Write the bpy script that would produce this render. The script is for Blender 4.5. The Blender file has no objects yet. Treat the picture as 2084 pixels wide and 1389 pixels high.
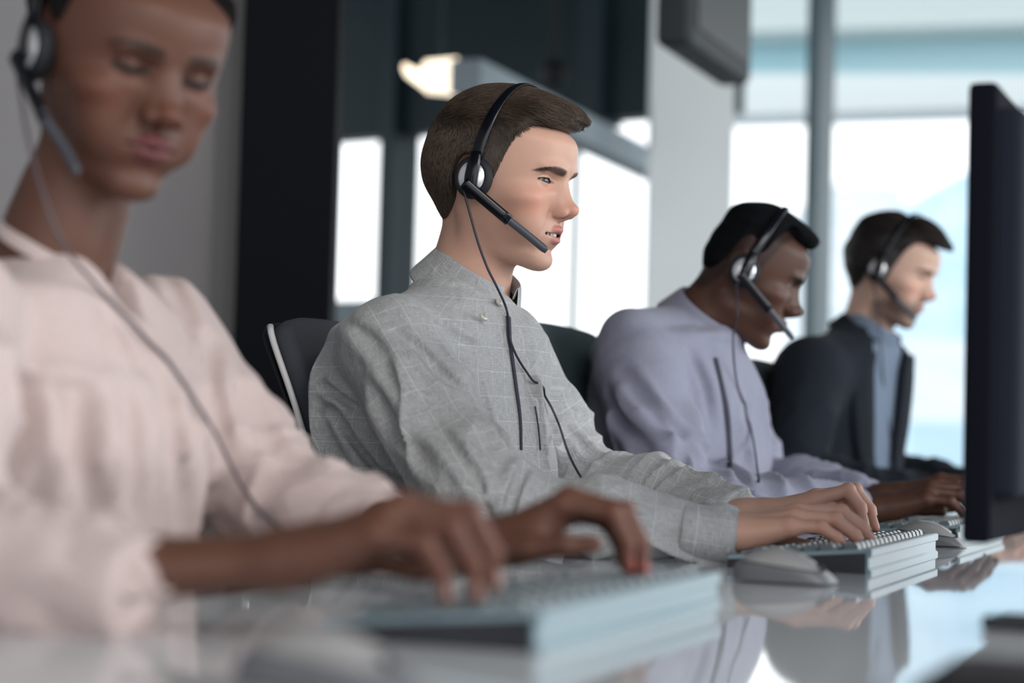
import bpy, bmesh, math
import numpy as np
from mathutils import Vector, Matrix

SC = bpy.context.scene
COL = SC.collection
PI = math.pi
# ------------------------------------------------------------------ camera
CAM_H = .881
FPX = 4000.0
PITCH = math.atan(.045)
ROLL = .027
cam = bpy.data.cameras.new('camera')
cam.sensor_fit = 'HORIZONTAL'; cam.sensor_width = 36.0; cam.lens = 36.0 * FPX / 2084.0
cam.clip_start = .05; cam.clip_end = 300
camo = bpy.data.objects.new('camera', cam); COL.objects.link(camo)
camo.location = (0, 0, CAM_H)
camo.matrix_world = (Matrix.Translation((0, 0, CAM_H)) @ Matrix.Rotation(PI / 2 + PITCH, 4, 'X')
                     @ Matrix.Rotation(ROLL, 4, 'Z'))
cam.dof.use_dof = True; cam.dof.focus_distance = 2.46; cam.dof.aperture_fstop = 2.5
SC.camera = camo
# ------------------------------------------------------------------ look and light
SC.view_settings.view_transform = 'Standard'; SC.view_settings.look = 'None'
SC.view_settings.gamma = 1.0; SC.view_settings.exposure = 0.75; SC.view_settings.use_curve_mapping = False
W = bpy.data.worlds.new('sky'); SC.world = W; W.use_nodes = True
wn = W.node_tree; wn.nodes.clear()
wo = wn.nodes.new('ShaderNodeOutputWorld'); wb = wn.nodes.new('ShaderNodeBackground')
wc = wn.nodes.new('ShaderNodeTexCoord'); ws = wn.nodes.new('ShaderNodeSeparateXYZ'); wr = wn.nodes.new('ShaderNodeValToRGB')
wn.links.new(wc.outputs['Generated'], ws.inputs[0]); wn.links.new(ws.outputs['Z'], wr.inputs[0])
wr.color_ramp.elements[0].position = 0.0; wr.color_ramp.elements[0].color = (.95, .985, 1, 1)
wr.color_ramp.elements[1].position = .6; wr.color_ramp.elements[1].color = (.90, .955, 1, 1)
wn.links.new(wr.outputs[0], wb.inputs[0]); wb.inputs[1].default_value = 1.25
wn.links.new(wb.outputs[0], wo.inputs[0])

def area(name, loc, target, sx, sy, power, col):
    l = bpy.data.lights.new(name, 'AREA'); l.shape = 'RECTANGLE'; l.size = sx; l.size_y = sy
    l.energy = power; l.color = col
    o = bpy.data.objects.new(name, l); COL.objects.link(o)
    d = Vector(target) - Vector(loc); o.location = loc
    o.rotation_euler = d.to_track_quat('-Z', 'Y').to_euler()
    return o
area('window_daylight', (4.6, 1.6, 1.7), (.2, 2.4, 1.0), 3.0, 2.0, 62, (.90, .97, 1))
area('ceiling_panel_light', (1.2, -.4, 2.85), (.1, 2.2, 1.0), 1.6, 1.0, 30, (1, .96, .92))

# ------------------------------------------------------------------ pixel <-> world
_c = np.array([0, 0, CAM_H]); _X = np.array([1., 0, 0])
_F = np.array([0, math.cos(PITCH), math.sin(PITCH)]); _U = np.array([0, -math.sin(PITCH), math.cos(PITCH)])
def ray(px, py):
    a = px - 1042.0; b = 694.5 - py
    u = a * math.cos(ROLL) - b * math.sin(ROLL); v = a * math.sin(ROLL) + b * math.cos(ROLL)
    return _X * u / FPX + _F + _U * v / FPX
def at(px, py, Y):
    d = ray(px, py); return _c + d * (Y / d[1])
DESK = .74
def on_desk(px, py, z=DESK):
    d = ray(px, py); return _c + d * ((z - CAM_H) / d[2])
TH = math.radians(22)
FW = np.array([math.cos(TH), -math.sin(TH), 0]); LW = np.array([math.sin(TH), math.cos(TH), 0]); ZW = np.array([0, 0, 1.])
def fl(f, l, z): return FW * f + LW * l + ZW * z

# ------------------------------------------------------------------ materials
def mat(name, col=(.5, .5, .5), rough=.5, metal=0., spec=.5, **kw):
    m = bpy.data.materials.new(name); m.use_nodes = True
    b = m.node_tree.nodes['Principled BSDF']
    b.inputs['Base Color'].default_value = (*col, 1); b.inputs['Roughness'].default_value = rough
    b.inputs['Metallic'].default_value = metal; b.inputs['Specular IOR Level'].default_value = spec
    for k, v in kw.items(): b.inputs[k.replace('_', ' ')].default_value = v
    return m
def N(m, t, **kw):
    n = m.node_tree.nodes.new(t)
    for k, v in kw.items(): setattr(n, k, v)
    return n
def Lk(m, a, b): m.node_tree.links.new(a, b)
def bsdf(m): return m.node_tree.nodes['Principled BSDF']
def noise_col(m, c1, c2, scale=8, detail=4, vec=None, stretch=None):
    tc = N(m, 'ShaderNodeTexCoord'); mp = N(m, 'ShaderNodeMapping'); no = N(m, 'ShaderNodeTexNoise'); cr = N(m, 'ShaderNodeValToRGB')
    Lk(m, tc.outputs[vec or 'Object'], mp.inputs[0]); Lk(m, mp.outputs[0], no.inputs[0])
    if stretch: mp.inputs['Scale'].default_value = stretch
    no.inputs['Scale'].default_value = scale; no.inputs['Detail'].default_value = detail
    cr.color_ramp.elements[0].position = .35; cr.color_ramp.elements[1].position = .65
    cr.color_ramp.elements[0].color = (*c1, 1); cr.color_ramp.elements[1].color = (*c2, 1)
    Lk(m, no.outputs[0], cr.inputs[0]); Lk(m, cr.outputs[0], bsdf(m).inputs['Base Color'])
    return no
def bump(m, scale=200, strength=.2, dist=.001, detail=2, vec='Object', stretch=None):
    tc = N(m, 'ShaderNodeTexCoord'); mp = N(m, 'ShaderNodeMapping'); no = N(m, 'ShaderNodeTexNoise'); bp = N(m, 'ShaderNodeBump')
    Lk(m, tc.outputs[vec], mp.inputs[0]); Lk(m, mp.outputs[0], no.inputs[0])
    if stretch: mp.inputs['Scale'].default_value = stretch
    no.inputs['Scale'].default_value = scale; no.inputs['Detail'].default_value = detail
    bp.inputs['Strength'].default_value = strength; bp.inputs['Distance'].default_value = dist
    Lk(m, no.outputs[0], bp.inputs['Height']); Lk(m, bp.outputs[0], bsdf(m).inputs['Normal'])
    return bp
def attr_mat(name, rough=.5, sss=0., bumps=None, spec=.4, sheen=0.):
    m = mat(name, rough=rough, spec=spec)
    a = N(m, 'ShaderNodeAttribute'); a.attribute_name = 'tint'
    Lk(m, a.outputs['Color'], bsdf(m).inputs['Base Color'])
    if sss:
        b = bsdf(m); b.inputs['Subsurface Weight'].default_value = sss
        b.inputs['Subsurface Radius'].default_value = (1, .35, .2); b.inputs['Subsurface Scale'].default_value = .006
    if sheen: bsdf(m).inputs['Sheen Weight'].default_value = sheen
    if bumps: bump(m, *bumps)
    return m
M = {}
M['skin'] = attr_mat('skin', .48, .25, (420, .16, .0006), .34)
M['skin_dark'] = attr_mat('skin_dark', .47, .10, (420, .16, .0006), .27)
M['hair'] = attr_mat('hair', .45, spec=.35)
M['hair_matte'] = attr_mat('hair_matte', .95, spec=.08)
M['black_plastic'] = mat('black_plastic', (.0025, .003, .0065), .22, spec=.4)
M['matte_black'] = mat('matte_black', (.005, .006, .010), .7)
M['silver'] = mat('silver', (.78, .78, .80), .22, .55)
M['mic_grey'] = mat('mic_grey', (.055, .06, .075), .42)
M['cable'] = mat('cable', (.02, .02, .035), .45)
M['cable_soft'] = mat('cable_soft', (.085, .065, .075), .5)
M['eye_white'] = mat('eye_white', (.62, .60, .58), .15)
M['tooth'] = mat('tooth', (.75, .72, .66), .25)
M['button'] = mat('button', (.62, .60, .52), .35)

# ------------------------------------------------------------------ objects
def tag(o, label=None, cat=None, group=None, kind=None):
    if label: o['label'] = label
    if cat: o['category'] = cat
    if group: o['group'] = group
    if kind: o['kind'] = kind
    return o
def empty(name, loc=(0, 0, 0), rz=0.):
    o = bpy.data.objects.new(name, None); COL.objects.link(o); o.location = tuple(loc); o.rotation_euler = (0, 0, rz)
    o.empty_display_size = .1
    return o
def link(name, me, m=None, parent=None):
    o = bpy.data.objects.new(name, me); COL.objects.link(o)
    if m is not None: me.materials.append(m)
    if parent is not None:
        o.parent = parent
    return o
def raw_mesh(name, V, Fc, smooth=True, tint=None, uv=None):
    """V (n,3); Fc an int array (k,3|4) or a list of them"""
    me = bpy.data.meshes.new(name)
    V = np.asarray(V, np.float32)
    fs = Fc if isinstance(Fc, list) else [Fc]
    fs = [np.asarray(f, np.int32) for f in fs if len(f)]
    loops = np.concatenate([f.ravel() for f in fs]); tot = np.concatenate([np.full(len(f), f.shape[1], np.int32) for f in fs])
    start = np.concatenate([[0], np.cumsum(tot)[:-1]]).astype(np.int32)
    me.vertices.add(len(V)); me.vertices.foreach_set('co', V.ravel())
    me.loops.add(len(loops)); me.loops.foreach_set('vertex_index', loops.astype(np.int32))
    me.polygons.add(len(tot)); me.polygons.foreach_set('loop_start', start); me.polygons.foreach_set('loop_total', tot)
    me.polygons.foreach_set('use_smooth', np.full(len(tot), smooth, bool))
    if tint is not None:
        a = me.color_attributes.new('tint', 'FLOAT_COLOR', 'POINT')
        t = np.ones((len(V), 4), np.float32); t[:, :3] = tint; a.data.foreach_set('color', t.ravel())
    if uv is not None:
        l = me.uv_layers.new(name='uv'); l.data.foreach_set('uv', np.asarray(uv, np.float32).ravel())
    me.update(calc_edges=True); me.validate()
    return me
def join(parts):
    """parts: list of (V, F, tint)"""
    Vs, Fs4, Fs3, Ts, n = [], [], [], [], 0
    for V, Fq, T in parts:
        for f in (Fq if isinstance(Fq, list) else [Fq]):
            f = np.asarray(f)
            if len(f): (Fs4 if f.shape[1] == 4 else Fs3).append(f + n)
        Vs.append(V); Ts.append(np.broadcast_to(T, (len(V), 3))); n += len(V)
    out = []
    if Fs4: out.append(np.concatenate(Fs4))
    if Fs3: out.append(np.concatenate(Fs3))
    return np.concatenate(Vs), out, np.concatenate(Ts)

class MB:
    """collects simple solids into one bmesh"""
    def __init__(s): s.bm = bmesh.new()
    def box(s, c, size, R=None, bev=0, seg=2):
        r = bmesh.ops.create_cube(s.bm, size=1.0)
        T = Matrix.Translation(Vector(c)) @ (R.to_4x4() if R is not None else Matrix.Identity(4)) @ Matrix.Diagonal((*size, 1))
        bmesh.ops.transform(s.bm, matrix=T, verts=r['verts'])
        if bev:
            e = list({e for v in r['verts'] for e in v.link_edges})
            bmesh.ops.bevel(s.bm, geom=e, offset=bev, segments=seg, affect='EDGES', profile=.6)
        return s
    def quadprism(s, pts8, bev=0):
        vs = [s.bm.verts.new(tuple(p)) for p in pts8]
        for f in ((0, 3, 2, 1), (4, 5, 6, 7), (0, 1, 5, 4), (1, 2, 6, 5), (2, 3, 7, 6), (3, 0, 4, 7)):
            s.bm.faces.new([vs[i] for i in f])
        if bev:
            e = list({e for v in vs for e in v.link_edges})
            bmesh.ops.bevel(s.bm, geom=e, offset=bev, segments=2, affect='EDGES')
        return s
    def cyl(s, a, b, r0, r1=None, seg=24, bev=0):
        a, b = Vector(a), Vector(b); r1 = r0 if r1 is None else r1
        r = bmesh.ops.create_cone(s.bm, cap_ends=True, segments=seg, radius1=r0, radius2=r1, depth=(b - a).length)
        T = Matrix.Translation((a + b) / 2) @ (b - a).to_track_quat('Z', 'Y').to_matrix().to_4x4()
        bmesh.ops.transform(s.bm, matrix=T, verts=r['verts'])
        if bev:
            e = [e for e in {e for v in r['verts'] for e in v.link_edges} if abs(len(e.link_faces[0].verts) - len(e.link_faces[1].verts)) > 0]
            if e: bmesh.ops.bevel(s.bm, geom=e, offset=bev, segments=3, affect='EDGES')
        return s
    def ball(s, c, r, seg=20, rings=12):
        rr = bmesh.ops.create_uvsphere(s.bm, u_segments=seg, v_segments=rings, radius=1)
        r = (r, r, r) if isinstance(r, (int, float)) else r
        bmesh.ops.transform(s.bm, matrix=Matrix.Translation(Vector(c)) @ Matrix.Diagonal((*r, 1)), verts=rr['verts'])
        return s
    def arrays(s, V, Fq):
        vs = [s.bm.verts.new(tuple(map(float, v))) for v in V]
        for f in Fq:
            try: s.bm.faces.new([vs[i] for i in f])
            except ValueError: pass
        return s
    def build(s, name, m, parent=None, smooth=False, mw=None):
        bmesh.ops.recalc_face_normals(s.bm, faces=s.bm.faces[:])
        me = bpy.data.meshes.new(name); s.bm.to_mesh(me); s.bm.free()
        if smooth:
            for p in me.polygons: p.use_smooth = True
        o = link(name, me, m, parent)
        if mw is not None: o.matrix_basis = mw
        return o
def smooth_path(P, n):
    P = np.asarray(P, float); k = len(P)
    Q = np.concatenate([[2 * P[0] - P[1]], P, [2 * P[-1] - P[-2]]])
    out = []
    for t in np.linspace(0, k - 1, n):
        i = min(int(t), k - 2); u = t - i
        a, b, c, d = Q[i], Q[i + 1], Q[i + 2], Q[i + 3]
        out.append(.5 * ((2 * b) + (-a + c) * u + (2 * a - 5 * b + 4 * c - d) * u * u + (-a + 3 * b - 3 * c + d) * u ** 3))
    return np.array(out)
def tube_arrays(P, r, seg=10, flat=None, up=None):
    """tube along P; r scalar or per-point; flat=(wide, thin) factors with 'up' giving the thin direction"""
    P = np.asarray(P, float); n = len(P); r = np.broadcast_to(r, (n,))
    T = np.gradient(P, axis=0); T /= np.linalg.norm(T, axis=1)[:, None]
    u0 = np.asarray(up if up is not None else (0.13, .31, .94), float)
    V = []
    A = None
    for i in range(n):
        if up is not None or A is None:
            ref = u0[i] if u0.ndim == 2 else u0
        else: ref = A
        A = ref - T[i] * np.dot(ref, T[i]); A /= np.linalg.norm(A); B = np.cross(T[i], A)
        th = np.linspace(0, 2 * PI, seg, endpoint=False)
        fa, fb = (1, 1) if flat is None else flat
        V.append(P[i] + r[i] * (np.cos(th)[:, None] * A * fb + np.sin(th)[:, None] * B * fa))
    V = np.concatenate(V)
    F = [(i * seg + j, i * seg + (j + 1) % seg, (i + 1) * seg + (j + 1) % seg, (i + 1) * seg + j) for i in range(n - 1) for j in range(seg)]
    caps = [tuple(range(seg))[::-1], tuple((n - 1) * seg + j for j in range(seg))]
    return V, F + caps
def tube_obj(name, P, r, m, parent=None, seg=10, **kw):
    V, F = tube_arrays(P, r, seg, **kw)
    return MB().arrays(V, F).build(name, m, parent, smooth=True)

# ------------------------------------------------------------------ signed distance modelling
def smin(a, b, k):
    h = np.clip(.5 + .5 * (b - a) / k, 0, 1); return b + (a - b) * h - k * h * (1 - h)
def smax(a, b, k): return -smin(-a, -b, k)
def sstep(x, a, b):
    t = np.clip((x - a) / (b - a), 0, 1); return t * t * (3 - 2 * t)
def ell(P, c, r):
    q = (P - np.asarray(c, np.float32)) / np.asarray(r, np.float32)
    k0 = np.sqrt((q * q).sum(1)); q2 = q / np.asarray(r, np.float32); k1 = np.sqrt((q2 * q2).sum(1)) + 1e-9
    return k0 * (k0 - 1) / k1
def cap(P, a, b, r0, r1=None):
    a = np.asarray(a, np.float32); b = np.asarray(b, np.float32); r1 = r0 if r1 is None else r1
    ab = b - a; t = np.clip(((P - a) @ ab) / (ab @ ab), 0, 1)
    return np.linalg.norm(P - a - t[:, None] * ab, axis=1) - (r0 + (r1 - r0) * t)
def spl(xs, ys):
    xs = np.asarray(xs, float); ys = np.asarray(ys, float); o = np.argsort(xs); xs, ys = xs[o], ys[o]
    m = np.gradient(ys, xs); X = np.linspace(xs[0], xs[-1], 400); i = np.clip(np.searchsorted(xs, X) - 1, 0, len(xs) - 2)
    h = xs[i + 1] - xs[i]; t = (X - xs[i]) / h
    Y = (2 * t ** 3 - 3 * t ** 2 + 1) * ys[i] + (t ** 3 - 2 * t ** 2 + t) * h * m[i] + (-2 * t ** 3 + 3 * t ** 2) * ys[i + 1] + (t ** 3 - t ** 2) * h * m[i + 1]
    return lambda x: np.interp(x, X, Y).astype(np.float32)
def fnoise(P, freq, seed, n=5):
    g = np.random.default_rng(seed); s = 0
    for i in range(n):
        k = g.normal(size=3); k /= np.linalg.norm(k); f = freq * (.7 + .8 * g.random())
        s = s + np.sin((P @ k.astype(np.float32)) * f + g.random() * 6.28 + 1.1 * np.sin((P @ np.roll(k, 1).astype(np.float32)) * f * .6))
    return s / n
_COR = np.array([(i, j, k) for i in (0, 1) for j in (0, 1) for k in (0, 1)])
_EDG = [(a, b) for a in range(8) for b in range(a + 1, 8) if np.abs(_COR[a] - _COR[b]).sum() == 1]
def mesh_sdf(f, lo, hi, h, proj=True):
    lo = np.asarray(lo, np.float32); hi = np.asarray(hi, np.float32); B = 8
    K = np.maximum(1, np.ceil((hi - lo) / (h * B)).astype(int)); n = K * B
    ci = np.stack(np.meshgrid(*[np.arange(k) for k in K], indexing='ij'), -1).reshape(-1, 3)
    fc = f((lo + (ci * B + B / 2) * h).astype(np.float32))
    act = np.abs(fc) < h * B * .87 * 1.5 + .004
    vol = np.ones(tuple(K) + (B, B, B), np.float32)
    vol *= np.where(fc.reshape(K) < 0, -1, 1)[..., None, None, None]
    off = np.stack(np.meshgrid(*[np.arange(B)] * 3, indexing='ij'), -1).reshape(-1, 3)
    A = ci[act]
    for s in range(0, len(A), 300):
        a = A[s:s + 300]
        P = (lo + ((a[:, None] * B + off[None]) * h)).reshape(-1, 3).astype(np.float32)
        vol[a[:, 0], a[:, 1], a[:, 2]] = f(P).reshape(len(a), B, B, B)
    vol = vol.transpose(0, 3, 1, 4, 2, 5).reshape(n)
    vol[0] = vol[-1] = 1; vol[:, 0] = vol[:, -1] = 1; vol[:, :, 0] = vol[:, :, -1] = 1
    S = vol < 0
    c = [S[i:n[0] - 1 + i, j:n[1] - 1 + j, k:n[2] - 1 + k] for i, j, k in _COR]
    any_ = c[0] | c[1] | c[2] | c[3] | c[4] | c[5] | c[6] | c[7]; all_ = c[0] & c[1] & c[2] & c[3] & c[4] & c[5] & c[6] & c[7]
    mix = any_ & ~all_; I = np.argwhere(mix)
    idx = np.full(mix.shape, -1, np.int32); idx[tuple(I.T)] = np.arange(len(I))
    cv = np.stack([vol[I[:, 0] + i, I[:, 1] + j, I[:, 2] + k] for i, j, k in _COR], 1)
    pos = np.zeros((len(I), 3)); cnt = np.zeros(len(I))
    for a, b in _EDG:
        va, vb = cv[:, a], cv[:, b]; m = (va < 0) != (vb < 0); t = np.where(m, va / np.where(m, va - vb, 1), 0)
        pos += m[:, None] * (_COR[a] + t[:, None] * (_COR[b] - _COR[a])); cnt += m
    V = (lo + (I + pos / cnt[:, None]) * h).astype(np.float32)
    Q = []
    for ax in range(3):
        u, w = (ax + 1) % 3, (ax + 2) % 3
        s0 = [slice(1, -1)] * 3; s1 = [slice(1, -1)] * 3; s0[ax] = slice(0, -1); s1[ax] = slice(1, None)
        d0, d1 = S[tuple(s0)], S[tuple(s1)]
        for flip, mk in ((False, d0 & ~d1), (True, ~d0 & d1)):
            E = np.argwhere(mk)
            o = np.ones(3, int); o[ax] = 0; E = E + o
            eu = np.zeros(3, int); eu[u] = 1; ew = np.zeros(3, int); ew[w] = 1
            q = [E - eu - ew, E - ew, E, E - eu]
            q = np.stack([idx[tuple(np.minimum(x, np.array(mix.shape) - 1).T)] for x in q], 1)
            Q.append(q[:, ::-1] if flip else q)
    Q = np.concatenate(Q); Q = Q[(Q >= 0).all(1)]
    if proj and len(V):
        for s in range(0, len(V), 150000):
            p = V[s:s + 150000]; d = f(p); G = grad(f, p, h * .5); g2 = (G * G).sum(1) + 1e-6
            st = -(d / g2)[:, None] * G; ln = np.linalg.norm(st, axis=1); st *= np.minimum(1, h * .6 / (ln + 1e-9))[:, None]
            V[s:s + 150000] = p + st
    return V, Q
def grad(f, p, e):
    e = np.float32(e); G = np.empty_like(p)
    for i in range(3):
        o = np.zeros(3, np.float32); o[i] = e
        G[:, i] = (f(p + o) - f(p - o)) / (2 * e)
    return G
def cast(f, O, D, tmax=3., lift=0., t0=0.):
    """march points O along D to the surface f"""
    O = np.atleast_2d(O).astype(np.float32); D = np.atleast_2d(D).astype(np.float32); D = np.broadcast_to(D, O.shape)
    D = D / np.linalg.norm(D, axis=1)[:, None]; t = np.full(len(O), t0, np.float32)
    for _ in range(140):
        d = f(O + t[:, None] * D) - lift; t = np.minimum(t + d * .6, tmax)
    return O + t[:, None] * D, t < tmax - .01
def hit(f, px, lift=0., t0=.8, tmax=5.):
    px = np.atleast_2d(px); D = np.array([ray(a, b) for a, b in px]); return cast(f, np.broadcast_to(_c, D.shape), D, tmax, lift, t0)[0]
def w2l(T):
    Ti = np.linalg.inv(T)
    return lambda P: (P @ Ti[:3, :3].T.astype(np.float32) + Ti[:3, 3].astype(np.float32))
def xf(T, P): return np.asarray(P) @ T[:3, :3].T + T[:3, 3]
def rot_ypr(yaw, pit, rol):
    yaw, pit, rol = map(math.radians, (yaw, pit, rol))
    c, s = math.cos(yaw), math.sin(yaw); A = np.array([[c, s, 0], [-s, c, 0], [0, 0, 1.]])
    c, s = math.cos(pit), math.sin(pit); B_ = np.array([[c, 0, s], [0, 1, 0], [-s, 0, c]])
    c, s = math.cos(rol), math.sin(rol); C = np.array([[1, 0, 0], [0, c, s], [0, -s, c]])
    return A @ B_ @ C
# ------------------------------------------------------------------ heads
# head frame: origin between the ear canals, x forward, y to the person's left, z up
ZMAP = spl([-.30, -.12, -.097, -.050, -.0155, .0165, .032, .05, .09, .125, .18], [-.307, -.127, -.104, -.0475, -.0125, .022, .0395, .057, .0955, .1335, .19])
ZINV = spl([-.127, -.104, -.0475, -.0125, .022, .0395, .057, .0955, .1335], [-.12, -.097, -.050, -.0155, .0165, .032, .05, .09, .125])
SK = ((-.004, 0, .040), (.0915, .0765, .0885))
def head_fn(pr):
    fz = spl([-.112, -.104, -.095, -.085, -.068, -.05, -.03, -.01, .01, .028, .042, .06, .08, .10],
             np.array([.056, .067, .075, .0775, .0765, .078, .082, .0845, .086, .0875, .0925, .096, .093, .082]) + 0)
    jw = pr.get('jaw', 1.0)
    wz = spl([-.112, -.104, -.095, -.085, -.068, -.05, -.03, -.01, .01, .028, .042, .06, .08, .10],
             np.array([.022 * jw, .029 * jw, .035 * jw, .041 * jw, .049 * jw, .0555 * jw, .0605, .065, .068, .070, .072, .074, .075, .073]))
    ey, ez, ex = .0318, .022, .0672
    hu, hl = pr.get('lid_up', .0052), pr.get('lid_low', .0045)
    nw, nl, lip = pr.get('nose_w', 1.0), pr.get('nose_l', 1.0), pr.get('lip', 1.0)
    mo = pr.get('mouth_open', 0.0)
    nk = pr['neck']       # list of (point, radius) in head frame
    def eye_ap(y, z):
        yy = y - ey; k = 1 - (yy / .0162) ** 2; zz = z - ez - .07 * yy
        return np.maximum(zz - hu * k, -zz - hl * k), yy, zz, k
    def lips(x, y, z):
        t = np.abs(y) / .0285; tr = t; t = np.minimum(t, 1.0); k = np.clip(1 - t * t, 0, 1)
        zu = -.0385 - .0050 * t ** 1.6 - .0012 * np.exp(-(t / .12) ** 2); xu = .0870 - .0205 * t * t
        zl = -.0505 + .0045 * t * t - mo * k ** .5; xl = .0840 - .0180 * t * t - mo * .15
        du = np.sqrt(((x - xu) * .8) ** 2 + (z - zu) ** 2) - (.0050 * lip * k ** .5 - .05 * np.maximum(tr - 1, 0))
        dl = np.sqrt(((x - xl) * .8) ** 2 + (z - zl) ** 2) - (.0056 * lip * k ** .6 - .05 * np.maximum(tr - 1, 0))
        zc = (zu + zl) / 2 + .0003
        return du, dl, tr, zc, k
    def f(P):
        P0 = P; P = np.stack([P[:, 0], P[:, 1], ZMAP(P[:, 2])], 1)
        x, y, z = P[:, 0], P[:, 1], P[:, 2]; ay = np.abs(y)
        A = np.stack([x, ay, z], 1)
        oc = pr.get('occ', 0.); d = ell(P, (SK[0][0] + oc / 2, 0, SK[0][2]), (SK[1][0] - oc / 2, SK[1][1], SK[1][2]))
        F, Wd = fz(z), wz(z)
        a = np.where(x > 0, F, .07)
        pw = 2.35
        q = (np.abs(x) / a) ** pw + (ay / Wd) ** pw
        q = q ** (1 / pw)
        fc = (q - 1) * np.minimum(a, Wd)
        fc = smax(fc, z - .088, .02)
        fc = smax(fc, (x - .058) * -.27 + (z + .1030) * -.963, .014)
        fc = smax(fc, -(x + .022), .02)
        d = smin(d, fc, .014)
        # neck
        for i in range(len(nk) - 1):
            d = smin(d, cap(P0, nk[i][0], nk[i + 1][0], nk[i][1], nk[i + 1][1]), .022)
        d = smin(d, cap(np.stack([P0[:, 0], ay, P0[:, 2]], 1), (-.022, .050, -.03), nk[-1][0] + np.array([.030, .006, -.0]), .004, .004), .02)   # neck tendon
        if pr.get('adam', 1): d = smin(d, ell(P0, nk[1][0] + np.array([nk[1][1] - .004, 0, 0]), (.010, .010, .014)), .012)
        # cheeks, brow, chin, muzzle
        d = smin(d, ell(A, (.052, .046, -.004), (.024, .020, .015)), .018)
        d = smin(d, ell(A, (.055, .036, -.035), (.020, .018, .022)), .02)
        br = pr.get('brow', 1.0)
        d = smin(d, ell(A, (.080, .022, .039), (.0135 * br, .024, .0075)), .012)
        d = smin(d, ell(P, (.0640, 0, -.0880), (.0125, .021 * jw, .0118)), .012)
        d = smin(d, ell(P, (.064, 0, -.046), (.0215, .031, .024)), .014)
        # eye sockets
        d = smax(d, -ell(A, (.0915, ey - .001, ez), (.0165, .0195, .0125)), .010)
        ap, yy, zz, kk = eye_ap(ay, z)
        r = np.sqrt((x - ex) ** 2 + yy ** 2 + (z - ez) ** 2)
        d = smin(d, r - .0136, .0035)
        d = d + .0011 * np.exp(-((zz - hu * kk - .0042) / .0013) ** 2) * np.exp(-(yy / .013) ** 2) * (x > .05)
        d = smax(d, -np.maximum(ap, r - .0165), .0012)
        # nose
        tip = np.array([.1012 * 1, 0, -.0130 - .003 * (nl - 1)])
        d = smin(d, cap(P, (.0825, 0, .028), (.0955, 0, -.004), .0064, .0078), .010)
        d = smin(d, cap(A, (.081, .004, .014), (.090, .008 * nw, -.012), .006, .0075), .010)
        d = smin(d, ell(P, tip, (.0110, .0100 * nw, .0092)), .006)
        d = smin(d, ell(A, (.0925, .0125 * nw, -.0175), (.0105, .0062, .0072)), .0045)
        d = smin(d, cap(P, (.100, 0, -.020), (.084, 0, -.028), .0042, .005), .004)
        d = smax(d, -ell(A, (.0965, .0074 * nw, -.0262), (.0064, .0035 * nw, .0052)), .002)
        d = d + .0011 * np.exp(-((ay - .0205 * nw) / .003) ** 2 - ((z + .017) / .008) ** 2) * (x > .07)     # wing crease
        nf = ay - (.020 + (-.018 - z) * .42)
        d = d + .0012 * np.exp(-(nf / .0035) ** 2) * sstep(-z, .015, .022) * (1 - sstep(-z, .04, .052)) * (x > .055) * pr.get('fold', 1)
        # mouth
        du, dl, t, zc, k = lips(x, y, z)
        d = d + .0011 * np.exp(-(y / .0035) ** 2) * sstep(-z, .026, .03) * (1 - sstep(-z, .036, .041)) * (x > .08)
        d = smin(d, du, .0030); d = smin(d, dl, .0035)
        op = .0008 + mo * .42 * k ** .5
        slit = np.maximum(np.abs(z - zc + mo * .1) - op, .064 - x); slit = np.maximum(slit, (t - .90) * .02)
        d = smax(d, -slit, .0012)
        d = d + .0022 * np.exp(-((z + .0645 + mo) / .006) ** 2 - (y / .018) ** 2) * (x > .07)
        # ears
        ed = pr.get('ear', 1.0)
        q = A - np.array([-.006, .0720, .0215], np.float32)
        ca, sa = math.cos(.35), math.sin(.35)
        e = np.stack([q[:, 0] * ca + q[:, 1] * sa, -q[:, 0] * sa + q[:, 1] * ca, q[:, 2] - .15 * q[:, 0]], 1)
        ear = ell(e, (-.008 * 1, .004, .004), (.0175 * ed, .0055, .0285 * ed))
        ear = smax(ear, -ell(e, (-.004, .010, .006), (.0115 * ed, .0060, .0200 * ed)), .003)
        d = smin(d, ear, .004)
        return d
    def paint(P, base, pr=pr):
        P0 = P; P = np.stack([P[:, 0], P[:, 1], ZMAP(P[:, 2])], 1)
        x, y, z = P[:, 0], P[:, 1], P[:, 2]; ay = np.abs(y)
        C = np.tile(np.array(base, float), (len(P), 1))
        n1 = fnoise(P.astype(np.float32), 90, 5) * .5 + fnoise(P.astype(np.float32), 260, 6) * .35
        C *= (1 + .05 * n1)[:, None]
        def mix(w, col):
            nonlocal C
            w = np.clip(w, 0, 1)[:, None]; C = C * (1 - w) + np.array(col) * w
        red = np.array(base) * np.array(pr.get('blush', (1.12, .80, .76)))
        mix(.8 * np.exp(-((x - .062) / .025) ** 2 - ((ay - .045) / .02) ** 2 - ((z + .008) / .022) ** 2), red)
        mix(.7 * np.exp(-((x - .108) / .012) ** 2 - (y / .014) ** 2 - ((z + .014) / .012) ** 2), red)
        mix(.9 * sstep(ay, .074, .080) * (np.abs(x + .012) < .04) * (z > -.04), red * np.array([1.05, .78, .75]))
        mix(.4 * np.exp(-((z - ez + .010) / .006) ** 2 - ((ay - ey) / .016) ** 2) * (x > .06), red * .9)
        ap, yy, zz, kk = eye_ap(ay, z)
        r = np.sqrt((x - ex) ** 2 + yy ** 2 + (z - ez) ** 2)
        le = np.exp(-(np.clip(zz - hu * kk, -1, 1) / pr.get('lash_w', .0011)) ** 2) * (kk > .06) * (x > ex) * (np.abs(zz - hu * kk) < .006)
        mix(.95 * le, pr.get('lash', (.03, .02, .015)))
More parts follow.
